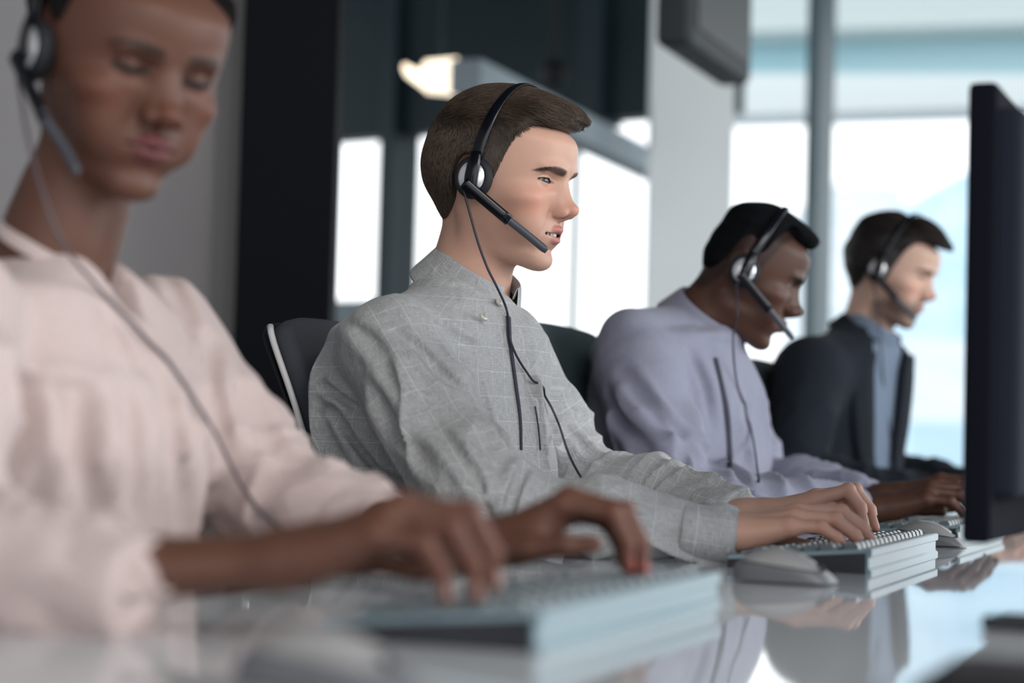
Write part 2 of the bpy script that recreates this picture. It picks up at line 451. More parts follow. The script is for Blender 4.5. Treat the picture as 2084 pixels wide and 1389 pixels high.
        mix(.35 * np.exp(-(np.clip(-zz - hl * kk, -1, 1) / .0012) ** 2) * (kk > -.05) * (x > ex), np.array(pr.get('lash', (.03, .02, .015))) * 2)
        du, dl, t, zc, k = lips(x, y, z)
        lc = pr.get('lip_col', (.42, .14, .13))
        mix(.85 * (1 - sstep(np.minimum(du, dl), .0002, .0016)) * (t < 1.02) * (x > .07), lc)
        mix(.95 * (np.abs(z - zc + mo * .1) < .0009 + mo * .4 * k ** .5) * (t < .95) * (x > .06) * (1 - sstep(x, .078, .083)), (.06, .015, .012))
        mix(.9 * (1 - sstep(ell(np.stack([x, ay, z], 1), (.0965, .0074 * nw, -.0262), (.0064, .0035 * nw, .0052)), -.001, .0012)), np.array(base) * .12)
        bz = .0350 + pr.get('brow_z', 0.) + .0035 * np.sin(np.clip((ay - .012) / .04, 0, 1) * 2.4) - .004 * sstep(ay, .045, .058)
        bw = pr.get('brow_w', .0048) * (1 - .6 * sstep(ay, .035, .057))
        bm = (1 - sstep(np.abs(z - bz) / bw, .6, 1.1)) * sstep(ay, .009, .014) * (1 - sstep(ay, .052, .058)) * (x > .045)
        mix(pr.get('brow_a', .75) * bm * (.9 + .1 * n1), pr.get('brow_col', pr.get('hair_col', (.05, .035, .025))))
        if pr.get('beard'):
            b = sstep(-z - .9 * np.clip(.05 - x, 0, 1) * .5, .018, .040) * (1 - sstep(-z, .10, .125)) * sstep(x, -.012, .006)
            b = b * (1 - np.exp(-((ay - .045) / .02) ** 2 - ((z + .025) / .018) ** 2) * (x > .045) * 1.0)
            b = np.maximum(b, .9 * (np.abs(z + .034) < .005) * (ay < .028) * (x > .075))
            lipm = (np.minimum(du, dl) < .001) & (t < 1)
            mix(pr['beard'] * b * ~lipm * (.85 + .25 * n1), pr.get('beard_col', (.07, .045, .035)))
        hl_ = hair_line(P0, pr)
        mix(pr.get('scalp', .9) * sstep(hl_, -.004, .010), pr.get('hair_col', (.05, .035, .025)))
        return C
    return f, paint

_HL = spl([-.11, -.085, -.07, -.05, -.035, -.02, 0.0, .012, .022, .032, .043, .055, .068, .085, .10],
          [-.034, -.036, -.040, -.040, -.020, .016, .022, .004, .010, .034, .060, .078, .086, .088, .088])
def hair_line(P, pr):
    """positive above the hairline"""
    x, z = P[:, 0], P[:, 2]
    return z - _HL(x) - pr.get('hair_up', 0.) - (pr.get('side_up', 0.) * (1 - sstep(x, .035, .072)) if pr.get('side_up') else 0)

def transform(yaw, pit, rol, t, s=1.0):
    T = np.eye(4); T[:3, :3] = rot_ypr(yaw, pit, rol) * s; T[:3, 3] = t; return T

def strands(f, roots, comb, length, lift, col, rad=.00034, seg=5, seed=3, curl=0., depth=.002):
    """hair as many fine tapering three-sided tubes that follow surface f"""
    g = np.random.default_rng(seed); n = len(roots); p = roots.astype(np.float32).copy()
    G = grad(f, p, .002); G /= np.linalg.norm(G, axis=1)[:, None] + 1e-9
    p = p - G * depth
    pts = [p.copy()]; ds = (length / seg)[:, None]
    jit = g.normal(size=(n, 3)).astype(np.float32) * .16 + fnoise_vec(roots, 60, seed) * .30
    cd = comb(roots) + jit
    for k in range(seg):
        G = grad(f, p, .002); G /= np.linalg.norm(G, axis=1)[:, None] + 1e-9
        c = cd - G * (cd * G).sum(1)[:, None]; c /= np.linalg.norm(c, axis=1)[:, None] + 1e-9
        u = k / (seg - 1)
        p = p + ds * (c + G * np.broadcast_to(lift * (1 - .5 * u), (n,))[:, None])
        if curl: p = p + fnoise_vec(p, 300, seed + 9) * curl
        p = p.astype(np.float32); pts.append(p.copy())
    ok = (np.abs(f(pts[-1])) < .012) & (np.abs(f(pts[2])) < .010)
    pts = np.stack(pts, 1)[ok]; K = seg + 1; n = len(pts); G = G[ok]; roots = roots[ok]
    T = np.gradient(pts, axis=1); T /= np.linalg.norm(T, axis=2)[..., None] + 1e-9
    ref = G[:, None, :] * np.ones((1, K, 1)); A = ref - T * (ref * T).sum(2)[..., None]; A /= np.linalg.norm(A, axis=2)[..., None] + 1e-9
    Bv = np.cross(T, A); rr = rad * (g.random(n)[:, None] * .5 + .75) * np.linspace(1, .25, K)[None] ** .8
    V = np.stack([pts + rr[..., None] * (math.cos(a) * A + math.sin(a) * Bv) for a in (0, 2.094, 4.189)], 2)
    V = V.reshape(-1, 3); base = (np.arange(n) * K * 3)[:, None, None]
    F = np.array([[(k * 3 + j, k * 3 + (j + 1) % 3, (k + 1) * 3 + (j + 1) % 3, (k + 1) * 3 + j) for j in range(3)] for k in range(seg)]).reshape(1, -1, 4) + base
    t = np.asarray(col)[None] * (.55 + .9 * g.random((n, 1))) * (1 + .25 * fnoise(roots, 130, seed + 2)[:, None])
    return V, F.reshape(-1, 4), np.repeat(t, K * 3, axis=0)
def fnoise_vec(P, fr, seed):
    P = P.astype(np.float32); return np.stack([fnoise(P, fr, seed * 7 + i, 4) for i in range(3)], 1).astype(np.float32)

def sample_roots(V, Q, n, wfn, seed=1):
    g = np.random.default_rng(seed); a = V[Q[:, 0]]; b = V[Q[:, 1]]; c = V[Q[:, 2]]; d = V[Q[:, 3]]
    w = np.linalg.norm(np.cross(c - a, d - b), axis=1) * wfn((a + c) / 2); w = w / w.sum()
    i = g.choice(len(Q), n, p=w); u, v = g.random((2, n, 1)).astype(np.float32)
    return ((a[i] * (1 - u) + b[i] * u) * (1 - v) + (d[i] * (1 - u) + c[i] * u) * v).astype(np.float32)

# ------------------------------------------------------------------ headset (head frame of its wearer)
def make_headset(T, label, cable_pts, keep=None, cmat='cable', btop=.1385, far_side=True, boom_tip=(.098, -.056, -.072), tilt=0.):
    root = empty('headset', T[:3, 3]); tag(root, label, 'headset', 'call headsets worn by the row of workers')
    Ti = Matrix.Translation(-Vector(T[:3, 3])) @ Matrix([list(r) for r in T])
    ca, sa = math.cos(tilt), math.sin(tilt)
    tl = lambda p: (p[0] * ca - (p[2] - .010) * sa, p[1], p[0] * sa + (p[2] - .010) * ca + .010)
    def add(name, mb, m, smooth=False, parent=None):
        o = mb.build(name, m, parent or root, smooth)
        if parent is None: o.matrix_basis = Ti
        return o
    cy = -.0835; CZ = .010
    # band: arch over the crown
    th = np.linspace(-1.0, 1.0, 41)
    path, ups, rad = [], [], []
    for t in th:
        a = t * PI / 2
        yb = .0895 * np.sign(np.sin(a)) * abs(np.sin(a)) ** .85
        zb = .028 + (btop - .028) * abs(np.cos(a)) ** .80
        path.append(tl((.004 + .024 * math.cos(a), yb, zb))); ups.append((0, yb / .0895 * 1.2, (zb - .018) / .12 + .02))
        rad.append(.0052 + .0030 * abs(math.sin(a)) ** 3)
    V, F = tube_arrays(path, rad, 12, flat=(1, .28), up=np.array(ups)); add('headband', MB().arrays(V, F), M['black_plastic'], True)
    for sgn in ((-1, 1) if far_side else (-1,)):
        mb = MB(); yc = sgn * .0835
        # padded ring
        R0, R1, n1, n2 = .0200, .0058, 40, 12
        VV, FF = [], []
        for i in range(n1):
            a = 2 * PI * i / n1
            for j in range(n2):
                b = 2 * PI * j / n2
                rr = R0 + R1 * math.cos(b)
                VV.append((rr * math.cos(a) * .98 + .001, yc + .0085 * math.sin(b), rr * math.sin(a) * 1.06 + CZ))
                FF.append((i * n2 + j, ((i + 1) % n1) * n2 + j, ((i + 1) % n1) * n2 + (j + 1) % n2, i * n2 + (j + 1) % n2))
        mb.arrays(VV, FF); mb.cyl((.001, yc - .006, CZ), (.001, yc + .006, CZ), .018)
        add('ear_cushion', mb, M['matte_black'], True)
        mb = MB(); mb.ball((.001, yc + sgn * .0055, CZ), (.0190, .0068, .0205), 32, 18); add('ear_cup', mb, M['silver'], True)
        mb = MB(); P0 = [(.0035, yc + sgn * .0125, -.013 + CZ), (.0035, yc + sgn * .0135, CZ), (.0045, yc + sgn * .0115, .016 + CZ), (.005, yc + sgn * .0075, .032 + CZ)]; P0 = [tl(p) for p in P0]
        V, F = tube_arrays(smooth_path(P0, 12), [.0090] * 8 + [.0085, .0078, .0070, .0062], 12, flat=(1, .35), up=(0, sgn, 0)); add('slider_bar', MB().arrays(V, F), M['black_plastic'], True)
    # boom
    b0 = np.array([-.004, cy - .0165, -.008 + CZ]); tip = np.array(boom_tip); mid = b0 + (tip - b0) * .56 + np.array([0, -.004, 0])
    P0 = smooth_path([b0, b0 * .7 + mid * .3, mid], 10)
    V, F = tube_arrays(P0, np.linspace(.0078, .0072, 10), 12, flat=(1, .5), up=(0, -1, 0)); o = add('boom_arm', MB().arrays(V, F), M['black_plastic'], True)
    P0 = smooth_path([mid - (tip - mid) * .05, mid * .5 + tip * .5 + np.array([0, .002, 0]), tip], 14)
    V, F = tube_arrays(P0, [.0050] * 12 + [.0048, .0035], 12, flat=(1, .7), up=(0, -1, 0)); add('microphone', MB().arrays(V, F), M['mic_grey'], True)
    if cable_pts is not None:
        P = smooth_path(np.asarray(cable_pts), 120)
        if keep is not None:
            for _ in range(4):
                p = P.astype(np.float32); d = keep(p); G = grad(keep, p, .003); G /= np.linalg.norm(G, axis=1)[:, None] + 1e-9
                push = np.clip(.0028 - d, 0, .02); push[:6] = 0; P = P + G * push[:, None]
            for _ in range(3): P[1:-1] = P[1:-1] * .5 + (P[:-2] + P[2:]) * .25
        V, F = tube_arrays(P - T[:3, 3], .0016, 8); MB().arrays(V, F).build('cable', M[cmat], root, True)
    return root
# ------------------------------------------------------------------ hands (frame: x to the fingers, z out of the back of the hand, y to the left)
def hand_fn(side, curls, thumb=None, spread=(6, 1, -4, -10), scale=1.0, fore=None, slim=1.0):
    mcp = np.array([(.090, .027, .001), (.094, .0065, .005), (.088, -.0135, .003), (.079, -.031, -.003)]) * scale
    ln = np.array([(.043, .026, .021), (.048, .030, .022), (.044, .028, .022), (.034, .021, .019)]) * scale
    rd = np.array([(.0094, .0082, .0070), (.0096, .0084, .0071), (.0090, .0078, .0067), (.0080, .0069, .0060)]) * scale * slim
    chains = []
    for i in range(4):
        p = mcp[i]; a = 0; yw = math.radians(spread[i]); pts = [p]
        for j in range(3):
            a += math.radians(curls[i][j])
            p = p + ln[i][j] * np.array([math.cos(a) * math.cos(yw), math.cos(a) * math.sin(yw), -math.sin(a)]); pts.append(p)
        chains.append(pts)
    th = np.array(thumb if thumb is not None else [(.022, .026, -.010), (.052, .045, -.022), (.082, .050, -.032), (.103, .047, -.040)]) * scale
    tips = []
    for i, pts in enumerate(chains):
        d = pts[3] - pts[2]; d /= np.linalg.norm(d)
        up = np.array([-d[2] * -1, 0, 0]); up = np.cross(np.cross(d, np.array([0, 0, 1.]) + np.array([1., 0, 0]) * abs(d[2])), d); up /= np.linalg.norm(up) + 1e-9
        tips.append((pts[3] - d * .003, up, d, rd[i][2]))
    d = th[3] - th[2]; d /= np.linalg.norm(d); up = np.cross(np.cross(d, np.array([.3, .6, .7])), d); up /= np.linalg.norm(up)
    tips.append((th[3] - d * .004, up, d, .0088 * slim * scale))
    S = scale
    fore = fore if fore is not None else [((-.12, 0, 0), .024)]
    def f(P):
        P = P * np.array([1, side, 1], np.float32)
        d = None
        # palm
        for i in range(4):
            c = cap(P, (.012 * S, mcp[i][1] * .55, -.002), mcp[i] - np.array([0, 0, .0025]), .0150 * S, .0108 * S * slim)
            d = c if d is None else smin(d, c, .012)
        d = smin(d, ell(P, (.045 * S, .022 * S, -.014), (.034 * S, .016 * S, .013 * S)), .012)
        d = smin(d, ell(P, (.040 * S, -.020 * S, -.010), (.036 * S, .012 * S, .012 * S)), .012)
        q = P * np.array([1, .78, 1.12], np.float32)
        a = np.array([-.004, 0, 0]); r = .0235 * S * slim
        d = smin(d, cap(q, a, (.02 * S, 0, -.002), r, r * .92), .014)
        prev = (a, r)
        for pt, rr in fore:
            d = smin(d, cap(q, np.array(pt) * np.array([1, .78, 1.12]), prev[0], rr, prev[1]), .012); prev = (np.array(pt) * np.array([1, .78, 1.12]), rr)
        for i, pts in enumerate(chains):
            r = rd[i]; c = cap(P, pts[0], pts[1], r[0] * 1.04, r[0] * .93)
            c = smin(c, cap(P, pts[1], pts[2], r[0] * .97, r[1] * .95), .0025)
            c = smin(c, cap(P, pts[2], pts[3], r[1] * .98, r[2]), .0025)
            c = smin(c, np.linalg.norm(P - (pts[1] + np.array([.001, 0, .001])).astype(np.float32), axis=1) - r[0] * .97, .002)
            if i: c2 = smin(c0, c, .0014)
            else: c2 = c
            c0 = c2
        d = smin(d, c0, .0065)
        # knuckles, tendons
        for i in range(4):
            d = smin(d, np.linalg.norm(P - (mcp[i] + np.array([-.001, 0, .0012])).astype(np.float32), axis=1) - .0090 * S * slim, .005)
            d = smin(d, cap(P, (.02, mcp[i][1] * .6, .0095 * S), mcp[i] + np.array([-.006, 0, .0055 * S]), .0012, .0022), .006)
        t = smin(cap(P, th[0], th[1], .0135 * S, .0112 * S * slim), cap(P, th[1], th[2], .0112 * S * slim, .0098 * S * slim), .005)
        t = smin(t, cap(P, th[2], th[3], .0100 * S * slim, .0085 * S * slim), .004)
        d = smin(d, t, .010)
        d = smin(d, cap(P, th[1] * .8 + np.array([0, 0, -.002]), mcp[0] * .8 + np.array([0, 0, -.008]), .007, .008), .014)
        for tp, up, dr, r in tips:   # nails: a shallow flat on the tip
            v = P - tp.astype(np.float32); a = v @ up.astype(np.float32) - r * .80; b = v @ dr.astype(np.float32)
            l = np.linalg.norm(v, axis=1)
            d = np.where(l < r * 1.7, smax(d, a * (1), .0008) * 1.0, d)
        return d
    def paint(P, base, palm=(1.25, 1.1, 1.1), nail=None, red=(1.12, .80, .78)):
        Q = P * np.array([1, side, 1]); n1 = fnoise(P.astype(np.float32), 140, 4)
        C = np.tile(np.array(base, float), (len(P), 1)) * (1 + .06 * n1)[:, None]
        w = np.zeros(len(P))
        for i, pts in enumerate(chains):
            for j in range(4):
                w = np.maximum(w, np.exp(-(np.linalg.norm(Q - pts[j], axis=1) / .011) ** 2) * (.7 if j < 3 else .9))
        w = w[:, None] * .8; C = C * (1 - w) + np.array(base) * np.array(red) * w
        nl = np.array(nail if nail is not None else np.array(base) * np.array([1.25, 1.05, 1.05]))
        for tp, up, dr, r in tips:
            v = Q - tp; a = v @ up; b = v @ dr; lat = np.linalg.norm(v - a[:, None] * up - b[:, None] * dr, axis=1)
            m = (a > r * (.60 if tp is not tips[4][0] else .85)) & (lat < r * .78) & (b < r * .95) & (b > -r * 1.05)
            C[m] = nl
        return C
    return f, paint, chains

def frame(o, fwd, up, s=1.0):
    fwd = np.asarray(fwd, float); fwd /= np.linalg.norm(fwd); up = np.asarray(up, float)
    y = np.cross(up, fwd); y /= np.linalg.norm(y); z = np.cross(fwd, y)
    T = np.eye(4); T[:3, 0] = fwd * s; T[:3, 1] = y * s; T[:3, 2] = z * s; T[:3, 3] = o; return T

# ------------------------------------------------------------------ garments
def garment_fn(torso, yaw, arms, amp=1.0, seed=1, k=.035, extra=None, pad=0., traps=()):
    """torso: list of (centre, half width, half depth); arms: list of [(point, radius), ...]"""
    torso = sorted(torso, key=lambda t: t[0][2]); zs = [t[0][2] for t in torso]
    cx, cy = spl(zs, [t[0][0] for t in torso]), spl(zs, [t[0][1] for t in torso])
    sw, sd = spl(zs, [t[1] + pad for t in torso]), spl(zs, [t[2] + pad for t in torso])
    c, s = math.cos(yaw), math.sin(yaw); z0, z1 = zs[0], zs[-1]
    segs = []
    for ai, arm in enumerate(arms):
        L0 = 0
        for (a, ra), (b, rb) in zip(arm[:-1], arm[1:]):
            a, b = np.array(a, float), np.array(b, float); l = np.linalg.norm(b - a); segs.append((a, b, ra + pad, rb + pad, L0, ai)); L0 += l
    def tor(P):
        z = P[:, 2]; dx = P[:, 0] - cx(z); dy = P[:, 1] - cy(z)
        u = dx * c - dy * s; v = dx * s + dy * c      # u forward, v left
        w, d = sw(z), sd(z)
        q = (np.abs(u / d) ** 2.3 + np.abs(v / w) ** 2.3) ** (1 / 2.3)
        r = (q - 1) * np.minimum(w, d) * .85
        return smax(smax(r, z - z1, .01), z0 - z, .01), u, v
    def f(P, folds=True):
        d, u, v = tor(P)
        for a_, b_, r0_, r1_ in traps: d = smin(d, cap(P, a_, b_, r0_, r1_), .045)
        if folds and amp:
            near = np.abs(d) < .05
            if near.any():
                Q = P[near]; q2 = np.stack([u[near] * 1.0, v[near] * 1.0, Q[:, 2] * .32], 1).astype(np.float32)
                w1 = 1 - np.abs(fnoise(q2, 30, seed, 4)); w2 = fnoise(q2 * np.array([1, 1, 2.2], np.float32), 62, seed + 3, 4)
                d[near] -= amp * (1 - .75 * sstep(Q[:, 2], z1 - .14, z1 - .06)) * (.0085 * (w1 ** 2.5 - .45) + .0022 * w2)
        # sleeves
        da = None
        for a, b, ra, rb, L0, ai in segs:
            ab = (b - a).astype(np.float32); l = float(np.linalg.norm(ab)); e = ab / l
            q = P - a.astype(np.float32); t = q @ e; tc = np.clip(t, 0, l); rad = q - tc[:, None] * e
            rr = np.linalg.norm(rad, axis=1); r = ra + (rb - ra) * tc / l
            dd = rr - r
            if folds and amp:
                near = np.abs(dd) < .04
                if near.any():
                    ref = np.cross(e, [0, 0, 1.0]).astype(np.float32); ref /= np.linalg.norm(ref); r2 = np.cross(e, ref).astype(np.float32)
                    ph = np.arctan2(rad[near] @ r2, rad[near] @ ref); tt = t[near] + L0; sh = sstep(tt, .03, .10)
                    tw = ph + tt * 6 * (1 if ai % 2 else -1)
                    q3 = np.stack([np.cos(tw) * .055, np.sin(tw) * .055, tt * .55], 1).astype(np.float32)
                    w1 = 1 - np.abs(fnoise(q3, 48, seed + 11 + ai, 4))
                    el = np.exp(-((t[near] - (l if L0 == 0 else 0)) / .07) ** 2)
                    w2 = np.abs(np.sin(tt * 95 + 2.0 * np.sin(ph + ai) + 1.7 * np.sin(tt * 31)))
                    wr = (L0 > 0) * sstep(t[near], .04, .12)
                    q4 = np.stack([np.cos(ph) * .016, np.sin(ph) * .016, tt * 1.0 + .012 * np.sin(ph + ai)], 1).astype(np.float32); w2 = (1 - np.abs(fnoise(q4, 75, seed + 31 + ai, 4))) ** 2
                    dd[near] -= amp * sh * (.0085 * (w1 ** 2.2 - .5) * (1 - .6 * el) + .0075 * el * (w2 - .5) + .0036 * wr * (w2 - .5))
            da = dd if da is None else smin(da, dd, .009) if L0 > 0 else smin(da, dd, .004)
        if da is not None: d = smin(d, da, k)
        if extra is not None: d = extra(d, P)
        return d
    def uv(V, Q):
        cen = V[Q].mean(1).astype(np.float32)
        best, u, v = tor(cen); who = np.full(len(Q), -1); best = best - .012
        for i, (a, b, ra, rb, L0, ai) in enumerate(segs):
            dd = cap(cen, a, b, ra, rb); m = dd < best; who[m] = i; best = np.where(m, dd, best)
        out = np.zeros((len(Q), Q.shape[1], 2), np.float32)
        m = who < 0; P = V[Q[m]].reshape(-1, 3); _, u, v = tor(P)
        ang = np.arctan2(v, u); n = Q.shape[1]
        a2 = ang.reshape(-1, n); a2 = np.where(a2 - a2[:, :1] > PI, a2 - 2 * PI, np.where(a2 - a2[:, :1] < -PI, a2 + 2 * PI, a2))
        out[m] = np.stack([a2 * .155, P[:, 2].reshape(-1, n)], -1)
        for i, (a, b, ra, rb, L0, ai) in enumerate(segs):
            m = who == i
            if not m.any(): continue
            P = V[Q[m]].reshape(-1, 3); e = (b - a) / np.linalg.norm(b - a); q = P - a; t = q @ e; rad = q - t[:, None] * e
            ref = np.cross(e, [0, 0, 1.0]); ref /= np.linalg.norm(ref); r2 = np.cross(e, ref)
            ph = np.arctan2(rad @ r2, rad @ ref).reshape(-1, n); ph = np.where(ph - ph[:, :1] > PI, ph - 2 * PI, np.where(ph - ph[:, :1] < -PI, ph + 2 * PI, ph))
            out[m] = np.stack([ph * .055 + .013, t.reshape(-1, n) + L0], -1)
        return out
    f.uv = uv; f.segs = segs; f.tor = tor; f.traps = traps
    return f
def grooves(f, specs, lift=0., t0=.8):
    """creases pressed into garment f: each is (path of picture points hit on the cloth, depth, width)"""
    out = []
    for px, dep, wd in specs:
        P = hit(f, px, 0., t0); D = np.linalg.norm(np.diff(P, axis=0), axis=1)
        if (D > .16).any(): continue
        P = smooth_path(P, 4 * len(P)); out.append((P.astype(np.float32), dep, wd, P.mean(0).astype(np.float32), float(np.linalg.norm(P - P.mean(0), axis=1).max())))
    def g(d, P):
        for Q, dep, wd, c, R in out:
            m = (np.linalg.norm(P - c, axis=1) < R + wd * 4.5) & (np.abs(d) < .04)
            if not m.any(): continue
            p = P[m]; best = np.full(len(p), 9., np.float32); bt = np.zeros(len(p), np.float32); n = len(Q) - 1
            for i in range(n):
                ab = Q[i + 1] - Q[i]; t = np.clip(((p - Q[i]) @ ab) / (ab @ ab), 0, 1); s = np.linalg.norm(p - Q[i] - t[:, None] * ab, axis=1)
                k = s < best; best = np.where(k, s, best); bt = np.where(k, (i + t) / n, bt)
            env = np.sin(np.clip(bt, .02, .98) * PI) ** .5
            d[m] += dep * env * (np.exp(-(best / wd) ** 2) - .75 * np.exp(-((best - 2.1 * wd) / (1.1 * wd)) ** 2))
        return d
    return g
def garment_obj(name, f, lo, hi, h, m, parent, off):
    V, Q = mesh_sdf(f, lo, hi, h)
    uv = f.uv(V, Q) if hasattr(f, 'uv') else None
    me = raw_mesh(name, V - off, Q, uv=uv.reshape(-1, 2) if uv is not None else None)
    return link(name, me, m, parent), V, Q

def collar_obj(name, C, fwd, up, r0, r1, hb, hf, leaf_b, leaf_f, m, parent, off, flare=.013, gap=16, thick=.0022, pts=.018, stand=True, squash=.9):
    """shirt collar: a stand round the neck and a leaf folded down over it; C centre of the band, hb/hf stand height at back/front"""
    T = frame(C, fwd, up); n = 61; a = np.radians(np.linspace(-180 + gap, 180 - gap, n)) + PI   # 180+-: the back is the middle
    V = []; rows = 8
    for j in range(rows):
        t = j / (rows - 1)
        for i in range(n):
            an = a[i]; fr = (1 + math.cos(an)) / 2      # 1 in front, 0 at the back
            hh = hb + (hf - hb) * fr; lf = leaf_b + (leaf_f - leaf_b) * fr ** 1.5
            edge = max(0, 1 - min(i, n - 1 - i) / 7.0)
            if t < .25: s = t / .25; r = r0 * .985; z = hh * (.35 + .65 * s)
            elif t < .4: s = (t - .25) / .15; r = r0 * .985 + .0045 * s + .0; z = hh * 1.0 + .0022 * math.sin(s * PI)
            else: s = (t - .4) / .6; r = r0 + .0035 + (r1 - r0 + flare * (fr * .3 + .6)) * s; z = hh - lf * s - pts * s * edge
            an2 = an + (0.10 * s * edge * (1 if i > n / 2 else -1) * -1 if t >= .4 else 0)
            V.append((r * math.cos(an2), r * math.sin(an2) * squash, z))
    V = xf(T, np.array(V)) - off
    F = [(j * n + i, j * n + i + 1, (j + 1) * n + i + 1, (j + 1) * n + i) for j in range(rows - 1) for i in range(n - 1)]
    me = raw_mesh(name, V, np.array(F)); uv = me.uv_layers.new(name='uv')
    lv = np.zeros(len(me.loops), np.int32); me.loops.foreach_get('vertex_index', lv)
    U = np.stack([(lv % n) * .0062, (lv // n) * .011], 1).astype(np.float32); uv.data.foreach_set('uv', U.ravel())
    o = link(name, me, m, parent); s = o.modifiers.new('s', 'SOLIDIFY'); s.thickness = thick; s.offset = 1
    b = o.modifiers.new('sub', 'SUBSURF'); b.levels = b.render_levels = 1
    return o

def surf_strip(name, f, px_pts, width, thick, m, parent, off, lift=.001, n=40):
    """a flat band lying on surface f along a path"""
    P = smooth_path(np.asarray(px_pts, float), n); P, _ = cast(f, P, np.array([_c_dir(p) for p in P]), .5, lift, -.25)
    return P
def _c_dir(p):
    d = p - _c; return d / np.linalg.norm(d)
# ------------------------------------------------------------------ the room
def struct(o): o['kind'] = 'structure'; return o
M['floor'] = mat('carpet', (.10, .11, .12), .9); noise_col(M['floor'], (.085, .09, .10), (.12, .13, .14), 60)
M['ceil'] = mat('ceiling_paint', (.06, .085, .09), .8)
M['grey_wall'] = mat('grey_wall', (.36, .34, .345), .75); noise_col(M['grey_wall'], (.335, .318, .325), (.38, .355, .36), 1.2)
M['trim_grey'] = mat('trim_grey', (.25, .235, .235), .6)
M['black_col'] = mat('black_column', (.004, .0045, .0065), .8, spec=.15)
M['dark_teal'] = mat('dark_teal_panel', (.012, .027, .034), .5, spec=.2); noise_col(M['dark_teal'], (.009, .020, .026), (.017, .034, .042), 1.1)
M['frame_dark'] = mat('frame_dark', (.012, .028, .038), .5, spec=.25)
M['frame_grey'] = mat('frame_grey', (.10, .15, .17), .4)
M['white_wall'] = mat('white_wall', (.86, .89, .90), .7)
M['beam'] = mat('beam_paint', (.30, .36, .40), .6)
M['glass'] = mat('glass', (.95, 1, 1), 0, Transmission_Weight=1.0, IOR=1.0); M['glass'].node_tree.nodes['Principled BSDF'].inputs['Alpha'].default_value = .06
M['desk'] = mat('desk_white', (.62, .64, .66), .035, spec=.75)
bump(M['desk'], 3, .012, .002)

O2 = np.array([0, 8.476, 0]); EF = np.array([.827, -.562, 0]); NF = np.array([.562, .827, 0])
def fac(px):
    k = (px - 1042) / FPX; Y = 8.476 / (1 + .68 * k); return ((np.array([k * Y, Y, 0]) - O2) @ EF)
RF = Matrix(((EF[0], NF[0], 0), (EF[1], NF[1], 0), (0, 0, 1)))
def fbox(mb, s0, s1, z0, z1, n0, n1, bev=0):
    c = O2 + EF * (s0 + s1) / 2 + NF * (n0 + n1) / 2 + ZW * (z0 + z1) / 2
    mb.box(c, (abs(s1 - s0), abs(n1 - n0), z1 - z0), RF, bev); return mb
struct(MB().box((1, 4, -.05), (13, 18, .1)).build('floor', M['floor']))
struct(MB().box((-.2, 3.6, 3.15), (9.0, 11.6, .1)).build('ceiling', M['ceil']))
ZT = 2.19
fb = lambda name, m, *a: struct(fbox(MB(), *a).build(name, M[m]))
fb('trim_1', 'dark_teal', fac(380), fac(1486), ZT, 3.1, -.04, .08)
fb('trim_2', 'frame_dark', fac(787), fac(816), 0, 3.08, -.10, .10)
fb('trim_3', 'frame_dark', fac(1186), fac(1236), ZT - .02, 3.08, -.10, .08)
fb('trim_4', 'frame_grey', fac(1650), fac(1676), 0, 3.08, -.08, .06)
fb('trim_5', 'frame_grey', fac(2180), fac(2210), 0, 3.08, -.08, .06)
fb('trim_6', 'frame_grey', fac(380), fac(2600), 0, .12, -.06, .10)
fb('trim_7', 'frame_grey', fac(1150), fac(1158), .12, ZT, .02, .06)
for i, (a, b) in enumerate(((380, 787), (816, 1650), (1676, 2180))):
    w = fb('window_%d' % (i + 1), 'glass', fac(a), fac(b), .12, ZT if i < 1 else 3.08, .0, .012)
# low band of the room beyond the glass on the left
fb('trim_8', 'frame_grey', fac(500), fac(800), .12, 1.46, .06, .16)
# wall behind the row, column and pillar
def wall(name, m, px0, px1, Y, z0, z1, th, rz=0, dx=0):
    a, b = at(px0, 700, Y), at(px1, 700, Y)
    return struct(MB().box(((a[0] + b[0]) / 2 + dx, Y, (z0 + z1) / 2), (abs(b[0] - a[0]), th, z1 - z0)).build(name, M[m]))
wall('wall_left', 'grey_wall', -1500, 440, 4.7, 0, 3.1, .12)
wall('trim_9', 'trim_grey', 440, 487, 4.66, 0, 3.1, .14)
wall('trim_10', 'black_col', 485, 676, 4.5, 0, 3.1, .16)
wall('wall_back', 'white_wall', 1312, 1478, 7.0, 0, 2.62, .2)
struct(MB().box((-3.06, 1.3, 1.55), (.12, 7.0, 3.1)).build('wall_light_block', M['grey_wall']))  # unseen wall, added to block sky light and darken the left side
# beam running back parallel to the row
a, b = np.array([-.165, 6.0, 0]), np.array([.57, 8.0, 0]); d = (b - a); ln = np.linalg.norm(d); d /= ln; nn = np.array([d[1], -d[0], 0])
R = Matrix(((d[0], nn[0], 0), (d[1], nn[1], 0), (0, 0, 1)))
struct(MB().box((a + b) / 2 + ZW * 1.965, (ln, .10, .10), R).build('trim_11', M['beam']))
# flat display hanging by the pillar
tv = empty('wall_display', (.50, 5.25, 2.2)); tag(tv, 'dark grey flat display panel hung high beside the white pillar', 'display')
d = np.array([.36, .933, 0]); nn = np.array([.933, -.36, 0]); RT = Matrix(((d[0], nn[0], 0), (d[1], nn[1], 0), (0, 0, 1)))
MB().box((0, 0, 0), (.62, .10, .66), RT, .03, 4).build('casing', mat('display_grey', (.035, .04, .046), .6, spec=.3), tv)
MB().box(Vector((nn * .053)), (.54, .004, .56), RT).build('panel', mat('display_face', (.05, .055, .06), .5, spec=.3), tv)
MB().cyl((0, 0, .3), (0, 0, .90), .02).build('hanger', M['frame_dark'], tv)
